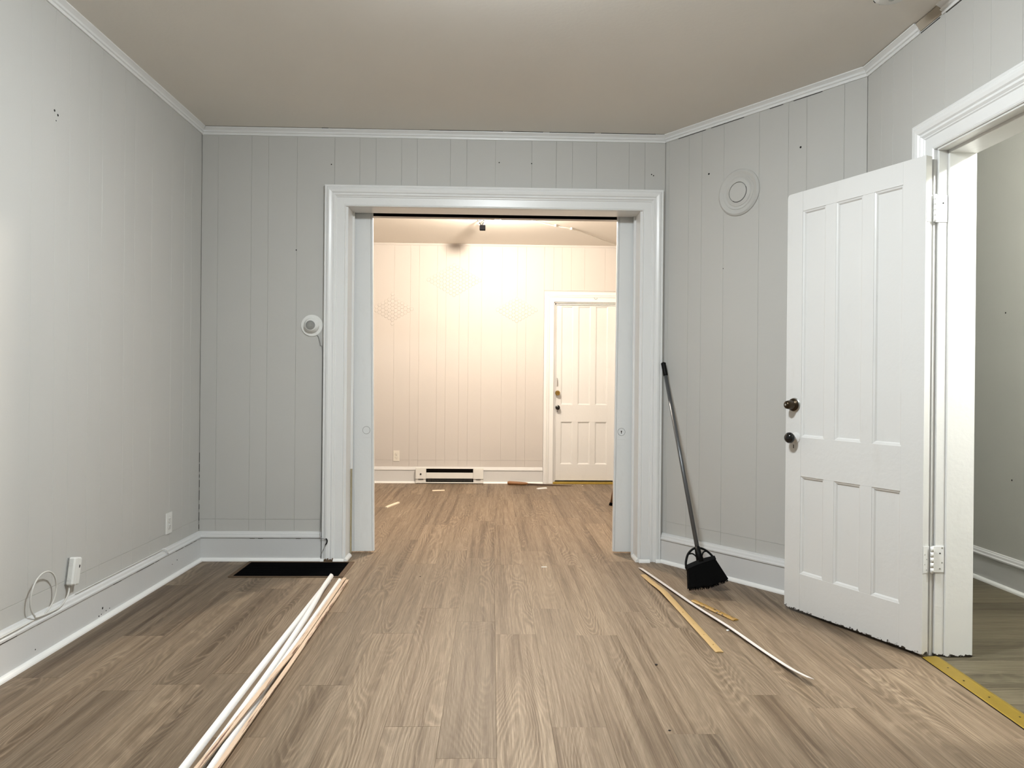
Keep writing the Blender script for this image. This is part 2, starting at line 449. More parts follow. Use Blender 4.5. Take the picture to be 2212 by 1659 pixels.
# right wall with doorway
wr = struct(boxes('wall_right', [((XR+PT, YD1+0.022, 0), (XH-0.004, yb-0.02, H)), ((XR+PT, YC-0.1, 0), (XH-0.004, YD0-0.022, H)),
     ((XR+PT, YD0-0.022, ZD+0.022), (XH-0.004, YD1+0.022, H))], 'wall'), 'grey grooved panel wall on the right with a doorway', 'wall')
RY0, RY1, RZ = YD0-0.145, 3.0, 2.232
ru = [YC+0.002, -0.4, 0.2, 0.8, 1.3, 1.75, 1.95, 2.15, 2.305, 2.405, 2.5618, 2.658, 2.8252, 3.0483, 3.1996, 3.2968, CR.y-0.001]
for a, b in zip(ru, ru[1:]):
    O = (XR+PT, 0, 0)
    if b <= RY0 or a >= RY1:
        panel(wr, O, Y, -X, a, b, 0.12, H-0.01, 'wall')
    elif a < RY0:
        panel(wr, O, Y, -X, a, b, RZ+0.001, H-0.01, 'wall'); panel(wr, O, Y, -X, a, RY0-0.002, 0.12, RZ+0.001, 'wall', True, False)
    elif b > RY1:
        panel(wr, O, Y, -X, a, b, RZ+0.001, H-0.01, 'wall'); panel(wr, O, Y, -X, RY1+0.002, b, 0.12, RZ+0.001, 'wall', False, True)
    else: panel(wr, O, Y, -X, a, b, RZ+0.001, H-0.01, 'wall')
struct(box('wall_front', (XL-0.1, YC-0.1, 0), (XH, YC, H), 'wall'), 'grey wall behind the camera', 'wall')
# far room
yf = YF+PT
FD0, FD1, FDZ = 0.676, 1.382, 2.008                   # far doorway
wf = struct(boxes('wall_far', [((XL-0.1, yf, 0), (FD0-0.03, yf+0.12, HF)), ((FD1+0.03, yf, 0), (XH, yf+0.12, HF)), ((FD0-0.03, yf, FDZ+0.03), (FD1+0.03, yf+0.12, HF)),
     ((FD0-0.03, yf+0.115, 0), (FD1+0.03, yf+0.12, FDZ+0.03))], 'farwall'), 'warm-lit beige grooved panel wall of the far room', 'wall')
fx = [XL+0.001, -1.539, -1.313, -1.087, -0.910, -0.8134, -0.6153, -0.5187, -0.371, -0.271, -0.1264, 0.0982, 0.267, 0.364, 0.5640, 0.6666, 0.760, 0.862, 1.011, 1.238, 1.41, 1.51, XR-0.001]
FC0, FC1, FCZ = 0.566, 1.492, 2.134
for a, b in zip(fx, fx[1:]):
    O = (0, yf, 0)
    if b <= FC0+0.003 or a >= FC1:
        panel(wf, O, X, -Y, a, min(b, FC0-0.002) if b <= FC0+0.003 else b, ZS+0.0005, HF-0.008, 'farwall'); panel(wf, O, X, -Y, a, b, 0.12, ZS-0.0005, 'farwall')
    elif b > FC1 > a:
        panel(wf, O, X, -Y, a, b, FCZ+0.001, HF-0.008, 'farwall'); panel(wf, O, X, -Y, FC1+0.002, b, 0.12, FCZ+0.001, 'farwall', False, True)
    else: panel(wf, O, X, -Y, a, b, FCZ+0.001, HF-0.008, 'farwall')
struct(box('wall_far_left', (XL-PT-0.1, YW, 0), (XL, YF+PT, HF), 'farwall'), 'beige left wall of the far room', 'wall')
struct(box('wall_far_right', (XR, YW, 0), (XH, YF+PT, HF), 'farwall'), 'beige right wall of the far room', 'wall')
boxes('far_facing', [((XL, YW-0.005, 0), (OX0-0.02, YW, HF)), ((OX1+0.02, YW-0.005, 0), (XR, YW, HF)), ((OX0-0.02, YW-0.005, OZ+0.012), (OX1+0.02, YW, HF))], 'farwall', wb)
# hall
struct(box('wall_hall', (2.84, 0.3, 0), (2.95, 5.3, H), 'hallwall'), 'olive-grey plaster wall of the side hall', 'wall')
struct(box('wall_hall_end', (XH, 5.2, 0), (2.84, 5.3, H), 'hallwall'), 'far end wall of the side hall', 'wall')
struct(box('wall_hall_near', (XH, 0.3, 0), (2.84, 0.4, H), 'hallwall'), 'near end wall of the side hall', 'wall')
boxes('hall_facing', [((XH-0.004, YD1+0.022, 0), (XH, 5.2, H)), ((XH-0.004, 0.4, 0), (XH, YD0-0.022, H)), ((XH-0.004, YD0-0.022, ZD+0.022), (XH, YD1+0.022, H))], 'hallwall', wr)

# nail holes and dents that can be seen in the paint
def nail(parent, P, n, r=0.006):
    P = Vector(P); n = Vector(n)
    lathe('nail_hole', [(r, 0), (r*0.8, 0.0008), (0, 0.0010)], P, n, 'hole', parent, 8)
for P in ((XL, 2.9555, 2.203), (XL, 2.978, 2.192), (XL, 2.966, 2.165)): nail(wl, P, X, 0.0055 if P[2] > 2.17 else 0.003)
for P in ((-1.2186, YB, 1.9158), (-1.0074, YB, 2.4485), (0.03, YB, 2.478), (0.985, YB, 2.42), (0.997, YB, 2.413), (0.232, YB, 2.475)): nail(wb, P, -Y, 0.004)
for u, z in ((0.325, 2.3517), (0.902, 2.3623), (0.430, 1.78)): nail(wa, CB+AT*u+Z*z, AN, 0.006 if z > 2 else 0.003)
for P in ((2.84, 3.86, 1.52), (2.84, 3.80, 0.60)): nail(wr if False else bpy.data.objects['wall_hall'], P, -X, 0.005)
nail(wf, (-1.313, YF, 1.55), -Y, 0.008)

# ------------------------------------------------------------------ crown, baseboards
CROWN = [(0, 0), (0, -0.042), (0.007, -0.042), (0.009, -0.034), (0.007, -0.032), (0.007, -0.029), (0.014, -0.026), (0.016, -0.021), (0.012, -0.0185), (0.014, -0.0150), (0.024, -0.0085), (0.032, -0.004), (0.033, 0)]
def crown(name, P0, U, Nn, L, k0, k1, zt, label, mat='trim', prof=CROWN):
    o = molding(name, prof, Vector(P0)+Z*zt, U, Nn, Z, L, mat, None, (k0, 0), (k1, 0))
    return struct(o, label, 'crown molding')
kAB, kAR = 1/math.tan(math.radians(126.7/2)), 1/math.tan(math.radians(143.3/2))
crown('trim_1', (XL, YC, 0), Y, X, YB-YC, 0, -1, H, 'white crown molding along the left wall')
crown('trim_2', (XL, YB, 0), X, -Y, CB.x-XL, 1, -kAB, H-0.003, 'white crown molding along the back wall')
crown('trim_3', CB, AT, AN, LA, kAB, -kAR, H, 'white crown molding along the angled wall')
crown('trim_4', (XR, CR.y, 0), -Y, -X, CR.y-2.99, kAR, 0, H-0.003, 'white crown molding on the right wall up to a bare gap')
crown('trim_5', (XR, 2.84, 0), -Y, -X, 2.84-YC, 0, 0, H, 'white crown molding on the right wall nearest the camera')
PLAINC = [(0, -0.004), (0, -0.036), (0.004, -0.036), (0.024, -0.006), (0.024, -0.004)]
crown('trim_6', (XR, 2.99, 0), -Y, -X, 0.15, 0, 0, H, 'bare beige filler piece between the crown moldings', 'rawbeige', PLAINC)
FCROWN = [(0, 0), (0, -0.022), (0.006, -0.022), (0.012, -0.008), (0.012, 0)]
crown('trim_7', (XL, YF, 0), X, -Y, XR-XL, 0, 0, HF, 'thin painted cove strip at the top of the far wall', 'farwall', FCROWN)

BB = [(0, 0), (0.020, 0), (0.020, 0.137), (0, 0.137)]
CAP = [(0, 0.1378), (0.021, 0.1378), (0.026, 0.143), (0.026, 0.150), (0.019, 0.156), (0.016, 0.166), (0.010, 0.171), (0.008, 0.176), (0, 0.178)]
def qr(t, s=0.019):
    return [(t, 0)] + [(t+s*math.cos(a), s*math.sin(a)) for a in [math.radians(x) for x in (0, 20, 40, 60, 75, 90)]]
def baseboard(name, P0, U, Nn, L, k0, k1, label, s0=0.0, s1=0.0, extra=0.0, mat='base', shoemat='shoe'):
    sh = lambda pr: [(a+(extra if a > 0 else 0), b) for a, b in pr]
    b = struct(molding(name, sh(BB), P0, U, Nn, Z, L, mat, None, (k0, 0), (k1, 0)), label, 'baseboard')
    molding('cap_molding', sh(CAP), P0, U, Nn, Z, L, mat, b, (k0, 0), (k1, 0))
    q_ = [(a+extra, z) for a, z in qr(0.0202)]
    molding('shoe_molding', q_, Vector(P0)+Vector(U)*s0, U, Nn, Z, L-s0-s1, shoemat, b, (k0 if s0 == 0 else 0, 0), (k1 if s1 == 0 else 0, 0))
    return b
bl = baseboard('baseboard_left', (XL, YC, 0), Y, X, YB-YC, 0, -1, 'tall white baseboard with cap and shoe molding along the left wall')
bb = baseboard('baseboard_back', (XL, YB, 0), X, -Y, CX0-XL-0.002, 1, 0, 'white baseboard on the back wall left of the opening')
ba = baseboard('baseboard_angled', CB, AT, AN, LA, kAB, -kAR, 'white baseboard along the angled wall behind the broom', extra=0.010)
br = baseboard('baseboard_right', (XR, CR.y, 0), -Y, -X, CR.y-RY1-0.003, kAR, 0, 'short white baseboard behind the open door')
bf = baseboard('baseboard_far', (XL, YF, 0), X, -Y, FC0-XL-0.003, 0, 0, 'cream-lit white baseboard of the far wall beside the heater')
baseboard('baseboard_far_right', (FC1+0.003, YF, 0), X, -Y, XR-FC1-0.003, 0, 0, 'far room baseboard hidden to the right of its door')
baseboard('baseboard_hall', (2.84, 5.2, 0), -Y, -X, 4.8, 0, 0, 'white baseboard along the olive hall wall')
baseboard('baseboard_hall_side', (XH, YD1+0.15, 0), Y, X, 2.0, 0, 0, 'white baseboard on the near side of the hall')
# paint losses on the baseboards
for yy, zz, rr_ in ((4.08, 0.085, 0.004), (4.02, 0.075, 0.003), (3.31, 0.055, 0.006), (3.28, 0.028, 0.004), (3.34, 0.034, 0.003), (3.37, 0.036, 0.003), (3.30, 0.030, 0.003), (2.83, 0.045, 0.003)):
    lathe('paint_chip', [(rr_, 0), (rr_*0.8, 0.0007), (0, 0.0008)], (XL+0.020, yy, zz), X, 'hole', bl, 7)

def crack(parent, lo, hi): box('paint_crack', lo, hi, 'hole', parent)
rk = random.Random(21)
for a, b in ((3.62, 3.80), (3.82, 3.86), (4.06, 4.16), (4.18, 4.28), (4.30, 4.34), (3.40, 3.47), (2.60, 2.72)):
    crack(bl, (XL+0.0200, a, 0.1362), (XL+0.0215, b, 0.1386))
for a, b in ((-1.48, -1.45), (-1.43, -1.40), (-1.20, -1.17)):
    crack(bb, (a, YB-0.0215, 0.1362), (b, YB-0.0200, 0.1386))
zz = 0.19
while zz < 0.62:
    h_ = rk.uniform(0.02, 0.07); crack(wb, (XL+0.0002, YB-0.0012, zz), (XL+0.0030, YB-0.0002, zz+h_)); zz += h_+rk.uniform(0.008, 0.03)
for a, b in ((0.40, 0.70), (0.74, 0.77), (1.0, 1.38)):
    crack(wb, (CX0-0.0030, YB+0.0005, a), (CX0-0.0003, YB+0.004, b))
for a, b in ((0.10, 0.30), (0.34, 0.56), (0.72, 0.80), (0.86, 1.02)):
    molding('paint_crack', [(0, 0), (0.0022, 0), (0.0022, 0.0022), (0, 0.0022)], CB+AT*a+Z*(H-0.0445), AT, AN, Z, b-a, 'hole', wa)
for a, b in ((2.86, 2.99), (3.02, 3.10), (2.60, 2.82)):
    crack(wr, (XR-0.0022, a, H-0.0445), (XR, b, H-0.0420))
for a, b in ((-1.06, -1.02), (-0.40, 0.05), (0.10, 0.30), (0.34, 0.62), (0.66, 1.00)):
    crack(wb, (a, YB-0.0345, H-0.0030), (b, YB-0.0300, H-0.0001))

# ------------------------------------------------------------------ cased opening to the far room
CAS = [(0, 0), (0, 0.014), (0.004, 0.018), (0.008, 0.014), (0.011, 0.016), (0.054, 0.016), (0.058, 0.021), (0.062, 0.021), (0.070, 0.029), (0.080, 0.026),
       (0.086, 0.033), (0.100, 0.037), (0.112, 0.034), (0.118, 0.028), (0.122, 0.030), (0.130, 0.028), (0.130, 0)]
def casing(name, Oin0, U, Nn, W, ztop, label, mat='trim', wd=0.13, tk=1.0, base=0.0):
    pr = [(a*wd/0.13, b*tk) for a, b in CAS]
    t = struct(empty(name, Vector(Oin0)), label, 'door casing')
    O = Vector(Oin0); U = Vector(U)
    molding('casing_side', pr, O+Z*base, Z, -U, Nn, ztop-base, mat, t, (0, 0), (1, 0))
    molding('casing_side', pr, O+U*W+Z*base, Z, U, Nn, ztop-base, mat, t, (0, 0), (1, 0))
    molding('casing_head', pr, O+Z*ztop, U, Z, Nn, W, mat, t, (-1, 0), (1, 0))
    return t
co = casing('trim_8', (OX0, YB, 0), X, -Y, OX1-OX0, OZ, 'white molded casing around the wide opening in the back wall', wd=0.1285)
# jamb boards of the opening, front half and rear half
jy0, jy1 = YB-0.004, 4.578
box('jamb_board', (OX0-0.006, jy0, 0), (OX0+0.012, jy1, OZ), 'trim', co)
box('jamb_board', (OX1-0.012, jy0, 0), (OX1+0.006, jy1, OZ), 'trim', co)
box('head_board', (OX0-0.006, jy0, OZ), (OX1+0.006, jy1, OZ+0.011), 'trim', co)
# stop beads close to the sliding doors
molding('stop_bead', [(0, 0), (0.010, 0), (0.013, 0.006), (0.010, 0.016), (0, 0.016)], (OX0+0.012, jy1-0.020, 0.19 if False else 0.55), Z, X, Y, OZ-0.55, 'trim', co)
molding('stop_bead', [(0, 0), (0.010, 0), (0.013, 0.006), (0.010, 0.016), (0, 0.016)], (OX1-0.012, jy1-0.020, 0), Z, -X, Y, OZ, 'trim', co)
o = box('bare_stop_bead', (OX0+0.0125, jy1-0.022, 0.012), (OX0+0.021, jy1-0.003, 0.549), 'stripwood', co, 0.001)
o['label'] = 'bare tan wood where the stop bead lost its paint'
boxes('rear_jamb', [((OX0-0.006, 4.664, 0), (OX0+0.008, YW+0.004, OZ)), ((OX1-0.008, 4.664, 0), (OX1+0.006, YW+0.004, OZ)), ((OX0-0.006, 4.664, OZ), (OX1+0.006, YW+0.004, OZ+0.011))], 'farwall', co)
box('slot_shade_strip', (OX0+0.009, 4.6605, OZ+0.0006), (OX1-0.009, 4.6637, OZ+0.011), 'dark', co)  # near-black strip added on the rear head board as slot shade
# shoe pieces at the foot of the casing, one of them broken
def shoe_piece(x0, x1, y, parent, name='shoe_piece'):
    return molding(name, qr(0.0), (x0, y, 0), X, -Y, Z, x1-x0, 'shoe', parent)
yc = YB-0.0375
shoe_piece(CX0+0.001, -1.022, yc, co); shoe_piece(-0.972, OX0+0.012, yc, co); shoe_piece(OX1-0.012, 0.985, yc, co); shoe_piece(1.022, CX1-0.002, yc, co)
bm = bmesh.new(); rg = random.Random(3)
for i in range(9):
    x = -1.02+0.006*i; add_box(bm, (x, yc-0.016-rg.random()*0.006, 0), (x+0.0058, yc, 0.008+rg.random()*0.016))
o = finish('torn_edge', bm, 'brown', co); o['label'] = 'torn dark brown gap in the shoe molding'
shoe_piece2 = [molding('shoe_return', qr(0.0), (x, yc+0.001, 0), Y, s*X, Z, 0.14, 'shoe', co) for x, s in ((OX0+0.012, 1), (OX1-0.012, -1))]

# sliding doors in the pocket
def pocket(name, xe, sgn, lean, label, keyhole):
    t = struct(empty(name, (xe, 4.618, 0.015)), label, 'sliding door')
    t.rotation_euler[1] = lean
    f = 4.600-4.618
    def L(a): return a*sgn
    def bx_(nm, a0, a1, y0, y1, z0, z1, mat, bev=0.0):
        return box(nm, (min(L(a0), L(a1)), y0, z0), (max(L(a0), L(a1)), y1, z1), mat, t, bev, True)
    bx_('stile', 0.013, 0.128, f, 0.018, 0, 2.26, 'pocket', 0.001)
    bx_('edge_strip', 0.0, 0.0125, f+0.003, 0.015, 0, 2.26, 'pocket', 0.002)
    bx_('door_body', 0.1285, 0.80, f+0.003, 0.015, 0, 2.26, 'pocket')
    zc = 0.785
    pc = 0.045
    bx_('lock_plate', pc-0.028, pc+0.028, f-0.0012, f, zc-0.055, zc+0.055, 'pocket', 0.0005)
    r = 0.0225
    lathe('pull_rim', [(r, 0), (r, 0.0030), (r-0.004, 0.0030), (r-0.004, 0.0008), (0, 0.0006)], (L(pc), f-0.0012, zc-0.005), -Y, 'pocket', t, 28, True, True)
    bm = bmesh.new()
    # grey ring coloured as the shadow line around the cup
    add_lathe(bm, [(r+0.0026, 0), (r+0.0026, 0.0009), (r-0.0002, 0.0009), (r-0.0002, 0)], (L(pc), f-0.0012, zc-0.005), -Y, 28)
    finish('pull_shadow_line', bm, 'wire', t, True)
    if keyhole:
        lathe('keyhole', [(0.0045, 0), (0.0045, 0.0006), (0, 0.0007)], (L(pc), f-0.0022, zc-0.001), -Y, 'hole', t, 10, True, True)
        box('keyhole_slot', (L(pc)-0.0022, f-0.0028, zc-0.016), (L(pc)+0.0022, f-0.0021, zc-0.002), 'hole', t, 0, True)
    return t
pocket('door_3', -0.753, -1, -0.0130, 'white sliding pocket door edge at the left of the opening, blank round pull', False)
pocket('door_4', 0.792, 1, 0.0064, 'white sliding pocket door edge at the right of the opening, with a keyhole', True)

# ------------------------------------------------------------------ six-panel doors
DW, DH, DT = 0.711, 2.035, 0.038
DC = [(0.100, 0.234), (0.292, 0.429), (0.487, 0.6185)]
DR = [(0.180, 0.652), (0.842, 1.938)]
def panel_door(t, mat, back=True):
    def b_(nm, u0, u1, z0, z1, e=0.0): return box(nm, (u0, -DT+e, z0), (u1, -e, z1), mat, t, 0.0008, True)
    b_('stile', 0, DC[0][0], 0, DH)
    rc_ = 0.016
    pr = [(DC[2][1], 0), (DW-0.004, 0), (DW, 0.006)] + [(DW-rc_+rc_*math.cos(a), DH-rc_+rc_*math.sin(a)) for a in [math.radians(q) for q in (0, 30, 60, 90)]] + [(DC[2][1], DH)]
    molding('stile', pr, (0, 0, 0), -Y, X, Z, DT, mat, t, local=True)
    e = 0.0004
    b_('rail', DC[0][0], DC[2][1], 0, DR[0][0], e); b_('rail', DC[0][0], DC[2][1], DR[0][1], DR[1][0], e); b_('rail', DC[0][0], DC[2][1], DR[1][1], DH, e)
    for z0, z1 in DR:
        b_('muntin', DC[0][1], DC[1][0], z0, z1, e*2); b_('muntin', DC[1][1], DC[2][0], z0, z1, e*2)
        for u0, u1 in DC:
            bm = bmesh.new()
            for yo, yi in ((-0.003, -0.0125), (-DT+0.003, -DT+0.0125)):
                A = [bm.verts.new((u, yo, z)) for u, z in ((u0, z0), (u1, z0), (u1, z1), (u0, z1))]
                s = 0.013
                Bv = [bm.verts.new((u, (yo+yi)/2+(0.002 if yo > -0.02 else -0.002), z)) for u, z in ((u0+s*.6, z0+s*.6), (u1-s*.6, z0+s*.6), (u1-s*.6, z1-s*.6), (u0+s*.6, z1-s*.6))]
                C_ = [bm.verts.new((u, yi, z)) for u, z in ((u0+s, z0+s), (u1-s, z0+s), (u1-s, z1-s), (u0+s, z1-s))]
                for P, Q in ((A, Bv), (Bv, C_)):
                    for i in range(4): bm.faces.new((P[i], P[(i+1) % 4], Q[(i+1) % 4], Q[i]))
                bm.faces.new(C_)
            finish('panel', bm, mat, t, True)
# open door on the right
ang = math.atan2(0.9078, -0.4194)
d1 = struct(empty('door_1', (1.7572, 2.8431, 0.014), None, ang), 'white six-panel wooden door standing open on the right', 'door')
panel_door(d1, 'door')
# lock: bronze thumb-turn knob above a black knob
kz, ku = 0.998, 0.6565
lk = lathe('lock_rose', [(0.034, 0), (0.034, 0.004), (0.030, 0.007), (0, 0.008)], (ku, 0, kz), Y, 'chrome', d1, 28, True, True)
lathe('lock_knob', [(0.030, 0.008), (0.031, 0.013), (0.026, 0.018), (0.021, 0.022), (0.0215, 0.042), (0.019, 0.055), (0.012, 0.062), (0, 0.064)], (ku, 0, kz), Y, 'darkmetal', lk, 28, True, True)
lathe('lock_keyway', [(0.005, 0), (0.004, 0.001), (0, 0.001)], (ku, 0.064, kz), Y, 'chrome', lk, 12, True, True)
kz2 = 0.838
kr = lathe('knob_rose', [(0.026, 0), (0.026, 0.003), (0.020, 0.006), (0.010, 0.009), (0.008, 0.014), (0, 0.014)], (0.6475, 0, kz2), Y, 'door', d1, 24, True, True)
lathe('door_knob', [(0.009, 0.014), (0.010, 0.022), (0.020, 0.028), (0.0265, 0.040), (0.026, 0.050), (0.019, 0.060), (0.008, 0.064), (0, 0.065)], (0.6475, 0, kz2), Y, 'glossblack', kr, 28, True, True)
kp = box('keyhole_plate', (0.650, 0, 0.765), (0.672, 0.0015, 0.810), 'door', d1, 0.0006, True)
box('keyhole_slot', (0.6585, 0.0015, 0.785), (0.6625, 0.0022, 0.803), 'hole', kp, 0, True)
lathe('lock_rose_back', [(0.026, 0), (0.026, 0.003), (0.010, 0.006), (0.010, 0.02), (0.024, 0.03), (0.024, 0.042), (0, 0.05)], (0.6475, -DT, kz2), -Y, 'darkmetal', d1, 20, True, True)

# doorway lining, its casing and the two hinges
dj = casing('trim_9', (XR, YD0, 0), Y, -X, YD1-YD0+0.018, ZD+0.012, 'white molded casing and jamb of the doorway on the right', wd=0.134, tk=0.9)
boxes('hinge_jamb', [((XR+0.001, YD1+0.006, 0.002), (1.859, YD1+0.024, ZD+0.02)), ((1.8592, YD1-0.004, 0.002), (XH+0.002, YD1+0.024, ZD+0.02))], 'jamb', dj, 0.0012)
boxes('strike_jamb', [((XR-0.006, YD0-0.024, 0.002), (1.859, YD0-0.006, ZD+0.02)), ((1.8592, YD0-0.024, 0.002), (XH+0.002, YD0+0.004, ZD+0.02))], 'jamb', dj, 0.0012)
boxes('head_jamb', [((XR-0.006, YD0-0.006, ZD+0.004), (1.859, YD1+0.006, ZD+0.02)), ((1.8592, YD0+0.004, ZD-0.008), (XH+0.002, YD1-0.004, ZD+0.02))], 'jamb', dj, 0.0012)
def hinge(z0, z1, label):
    h = struct(empty('hinge', (1.80, 2.845, z0), dj), label, 'x') if False else empty('hinge', (1.800, 2.845, z0), dj)
    h['label'] = label
    P = Vector((1.7975, 2.8455, 0))
    # leaf on the door edge
    eD = Vector((-0.9078, -0.4194, 0)); nD = Vector((0.4194, -0.9078, 0))
    E0 = Vector((1.7572, 2.8431, 0))
    pr = [(0.002, 0.0003), (0.037, 0.0003), (0.037, 0.0028), (0.002, 0.0028)]
    molding('hinge_leaf', pr, E0+Z*z0, Z, -eD, nD, z1-z0, 'trim', h)
    box('hinge_leaf', (1.806, YD1+0.0025, z0), (1.856, YD1+0.0052, z1), 'trim', h, 0.001)
    for i in range(5):
        a = z0+(z1-z0)*i/5
        tube('knuckle', [(P.x, P.y, a+0.0003), (P.x, P.y, a+(z1-z0)/5-0.0003)], 0.0064, 'trim', h, 10)
    for x, z in ((1.838, z0+0.078), (1.838, z0+0.015), (1.847, z0+0.10), (1.847, z0+0.04)):
        lathe('screw', [(0.0032, 0), (0.0032, 0.0009), (0, 0.0010)], (x, YD1+0.0025, z), -Y, 'hole' if abs(z-z0-0.078) < 0.001 else 'chrome', h, 8)
    for a, z in ((0.010, z0+0.035), (0.010, z0+0.075), (0.022, z0+0.012), (0.022, z0+0.055)):
        lathe('screw', [(0.0026, 0), (0.0026, 0.0009), (0, 0.0010)], E0-eD*a+nD*0.0028+Z*z, nD, 'chrome', h, 8)
hinge(1.780, 1.890, 'upper white-painted butt hinge'); hinge(0.346, 0.454, 'lower white-painted butt hinge')
# brass saddle across the doorway
th = thing('threshold_strip', (1.778, 2.47, 0.0), 'worn brass threshold strip with dark screws in the right doorway', 'threshold')
th.rotation_euler[2] = math.radians(-3.2)
molding('strip', [(-0.036, 0), (-0.036, 0.002), (-0.032, 0.0045), (0.012, 0.0075), (0.018, 0.0085), (0.036, 0.0022), (0.036, 0)], (0, -0.375, 0), Y, X, Z, 0.752, 'brass', th, local=True)
for yy in (0.26, 0.14, 0.0, -0.15, -0.30):
    lathe('screw', [(0.0034, 0), (0.0034, 0.0012), (0, 0.0014)], (-0.006+0.006*math.sin(yy*30), yy, 0.0062), Z, 'darkmetal', th, 8, True, True)
box('dark_edge', (-0.0395, -0.375, 0.0002), (-0.0362, 0.377, 0.0016), 'dark', th, 0, True)

# far door
d2 = struct(empty('door_2', (1.380, YF+0.045, 0.030), None, math.pi), 'cream-lit white six-panel door in the far room', 'door')
panel_door(d2, 'door')
lk2 = lathe('lock_rose', [(0.026, 0), (0.026, 0.003), (0, 0.004)], (0.6565, 0, 0.972), Y, 'knobbrass', d2, 20, True, True)
lathe('lock_knob', [(0.014, 0.003), (0.014, 0.02), (0.026, 0.03), (0.028, 0.042), (0.022, 0.052), (0.010, 0.052), (0.008, 0.048), (0, 0.048)], (0.6565, 0, 0.972), Y, 'knobbrass', lk2, 24, True, True)
kr2 = lathe('knob_rose', [(0.026, 0), (0.026, 0.003), (0.010, 0.008), (0, 0.008)], (0.655, 0, 0.812), Y, 'door', d2, 20, True, True)
lathe('door_knob', [(0.009, 0.008), (0.010, 0.02), (0.022, 0.028), (0.027, 0.040), (0.024, 0.052), (0.010, 0.060), (0, 0.061)], (0.655, 0, 0.812), Y, 'glossblack', kr2, 24, True, True)
box('keyhole_slot', (0.652, 0, 0.762), (0.658, 0.001, 0.778), 'hole', d2, 0, True)
tube('pull_handle', spline([(0.6605, 0.0, 1.135), (0.6605, 0.022, 1.125), (0.6605, 0.026, 1.095), (0.6605, 0.022, 1.062), (0.6605, 0.0, 1.052)], 5), 0.004, 'chrome', d2, 8, True)
dc2 = casing('trim_10', (FD0, YF, 0), X, -Y, FD1-FD0, FDZ, 'white molded casing around the far room door', wd=0.11, tk=0.8)
boxes('door_stop', [((FD0-0.004, YF+0.004, 0), (FD0+0.010, YF+0.044, FDZ)), ((FD1-0.010, YF+0.004, 0), (FD1+0.004, YF+0.044, FDZ)), ((FD0-0.004, YF+0.004, FDZ-0.010), (FD1+0.004, YF+0.044, FDZ+0.004)),
      ((FD0+0.010, YF+0.028, 0), (FD0+0.026, YF+0.044, FDZ-0.01)), ((FD0+0.01, YF+0.028, FDZ-0.026), (FD1-0.01, YF+0.044, FDZ-0.010))], 'trim', dc2)
bm = bmesh.new()
add_tube(bm, [(1.135+0.018*math.cos(a), YF-0.016, 2.062+0.020*math.sin(a)) for a in [i*0.55 for i in range(12)]], 0.0025, 6)
add_tube(bm, spline([(1.12, YF-0.016, 2.075), (1.105, YF-0.014, 2.088), (1.10, YF-0.014, 2.098), (1.112, YF-0.014, 2.10)], 4), 0.0025, 6)
o = finish('wire_hook', bm, 'wire', dc2); o['label'] = 'small grey wire hook'
ths = tag(molding('door_sill', [(-0.03, 0), (-0.03, 0.006), (-0.015, 0.016), (0.045, 0.018), (0.045, 0)], (FD0, YF, 0), X, Y, Z, FD1-FD0, 'brass'), 'yellow brass sill under the far room door', 'threshold')

# ------------------------------------------------------------------ lamps
def bulb_strength(P, r): return P/(4*math.pi*r*r*math.pi)
def ceiling_bulb(name, x, y, zc, ztop, r, P, col, label):
    t = thing(name, (x, y, ztop), label, 'lamp')
    lathe('lamp_holder', [(0.056, 0), (0.056, -0.012), (0.040, -0.030), (0.026, -0.045), (0.020, -0.050), (0, -0.050)], (x, y, ztop), Z, 'whiteplastic', t, 24)
    if ztop-0.05 > zc+r: tube('bulb_neck', [(x, y, ztop-0.05), (x, y, zc+r*0.85)], [0.014, r*0.5], 'whiteplastic', t, 14)
    bm = bmesh.new(); bmesh.ops.create_icosphere(bm, subdivisions=2, radius=r); bmesh.ops.translate(bm, verts=bm.verts[:], vec=(x, y, zc))
    finish('bulb', bm, emit(name+'_glow', col, bulb_strength(P, r)), t, False, True)
    return t
lm = thing('ceiling_lamp', (0.02, 2.08, H), 'round flush ceiling lamp of the front room, above the top of the view', 'lamp')
lathe('lamp_pan', [(0.185, 0), (0.185, -0.030), (0.180, -0.034), (0, -0.034)], (0.02, 2.08, H), Z, 'chrome', lm, 36)
DOME = [(0.165, -0.035), (0.163, -0.055), (0.150, -0.078), (0.120, -0.098), (0.075, -0.110), (0, -0.114)]
lathe('glass_dome', DOME, (0.02, 2.08, H), Z, emit('dome_glow', C_FRONT, P_FRONT/(math.pi*0.155)), lm, 36)
ceiling_bulb('ceiling_lamp', 0.035, 6.13, 2.535, HF, 0.036, P_FAR, C_FAR, 'glowing bare bulb in a holder on the far room ceiling')
ceiling_bulb('ceiling_lamp', 2.40, 2.05, 2.34, H, 0.050, P_HALL, C_HALL, 'bare bulb lighting the side hall, out of view to the right')

# black plug-in box and loose wires on the far ceiling
ab = thing('ceiling_junction', (-0.105, 6.67, HF), 'small black box hanging from loose wires on the far ceiling', 'electrical box')
box('black_box', (-0.133, 6.64, HF-0.098), (-0.078, 6.69, HF-0.052), 'matteblack', ab, 0.004)
for i, (dx, c) in enumerate(((-0.04, 'cable'), (-0.018, 'black'), (0.006, 'black'), (0.026, 'wire'))):
    x = -0.105+dx
    tube('wire', spline([(x, 6.66, HF), (x+0.012*(-1)**i, 6.65, HF-0.02), (x-0.006, 6.66, HF-0.038), (-0.105+dx*0.4, 6.665, HF-0.053)], 5), 0.0035, c, ab, 6)
box('mount_plate', (-0.15, 6.64, HF-0.004), (-0.06, 6.70, HF), 'whiteplastic', ab)
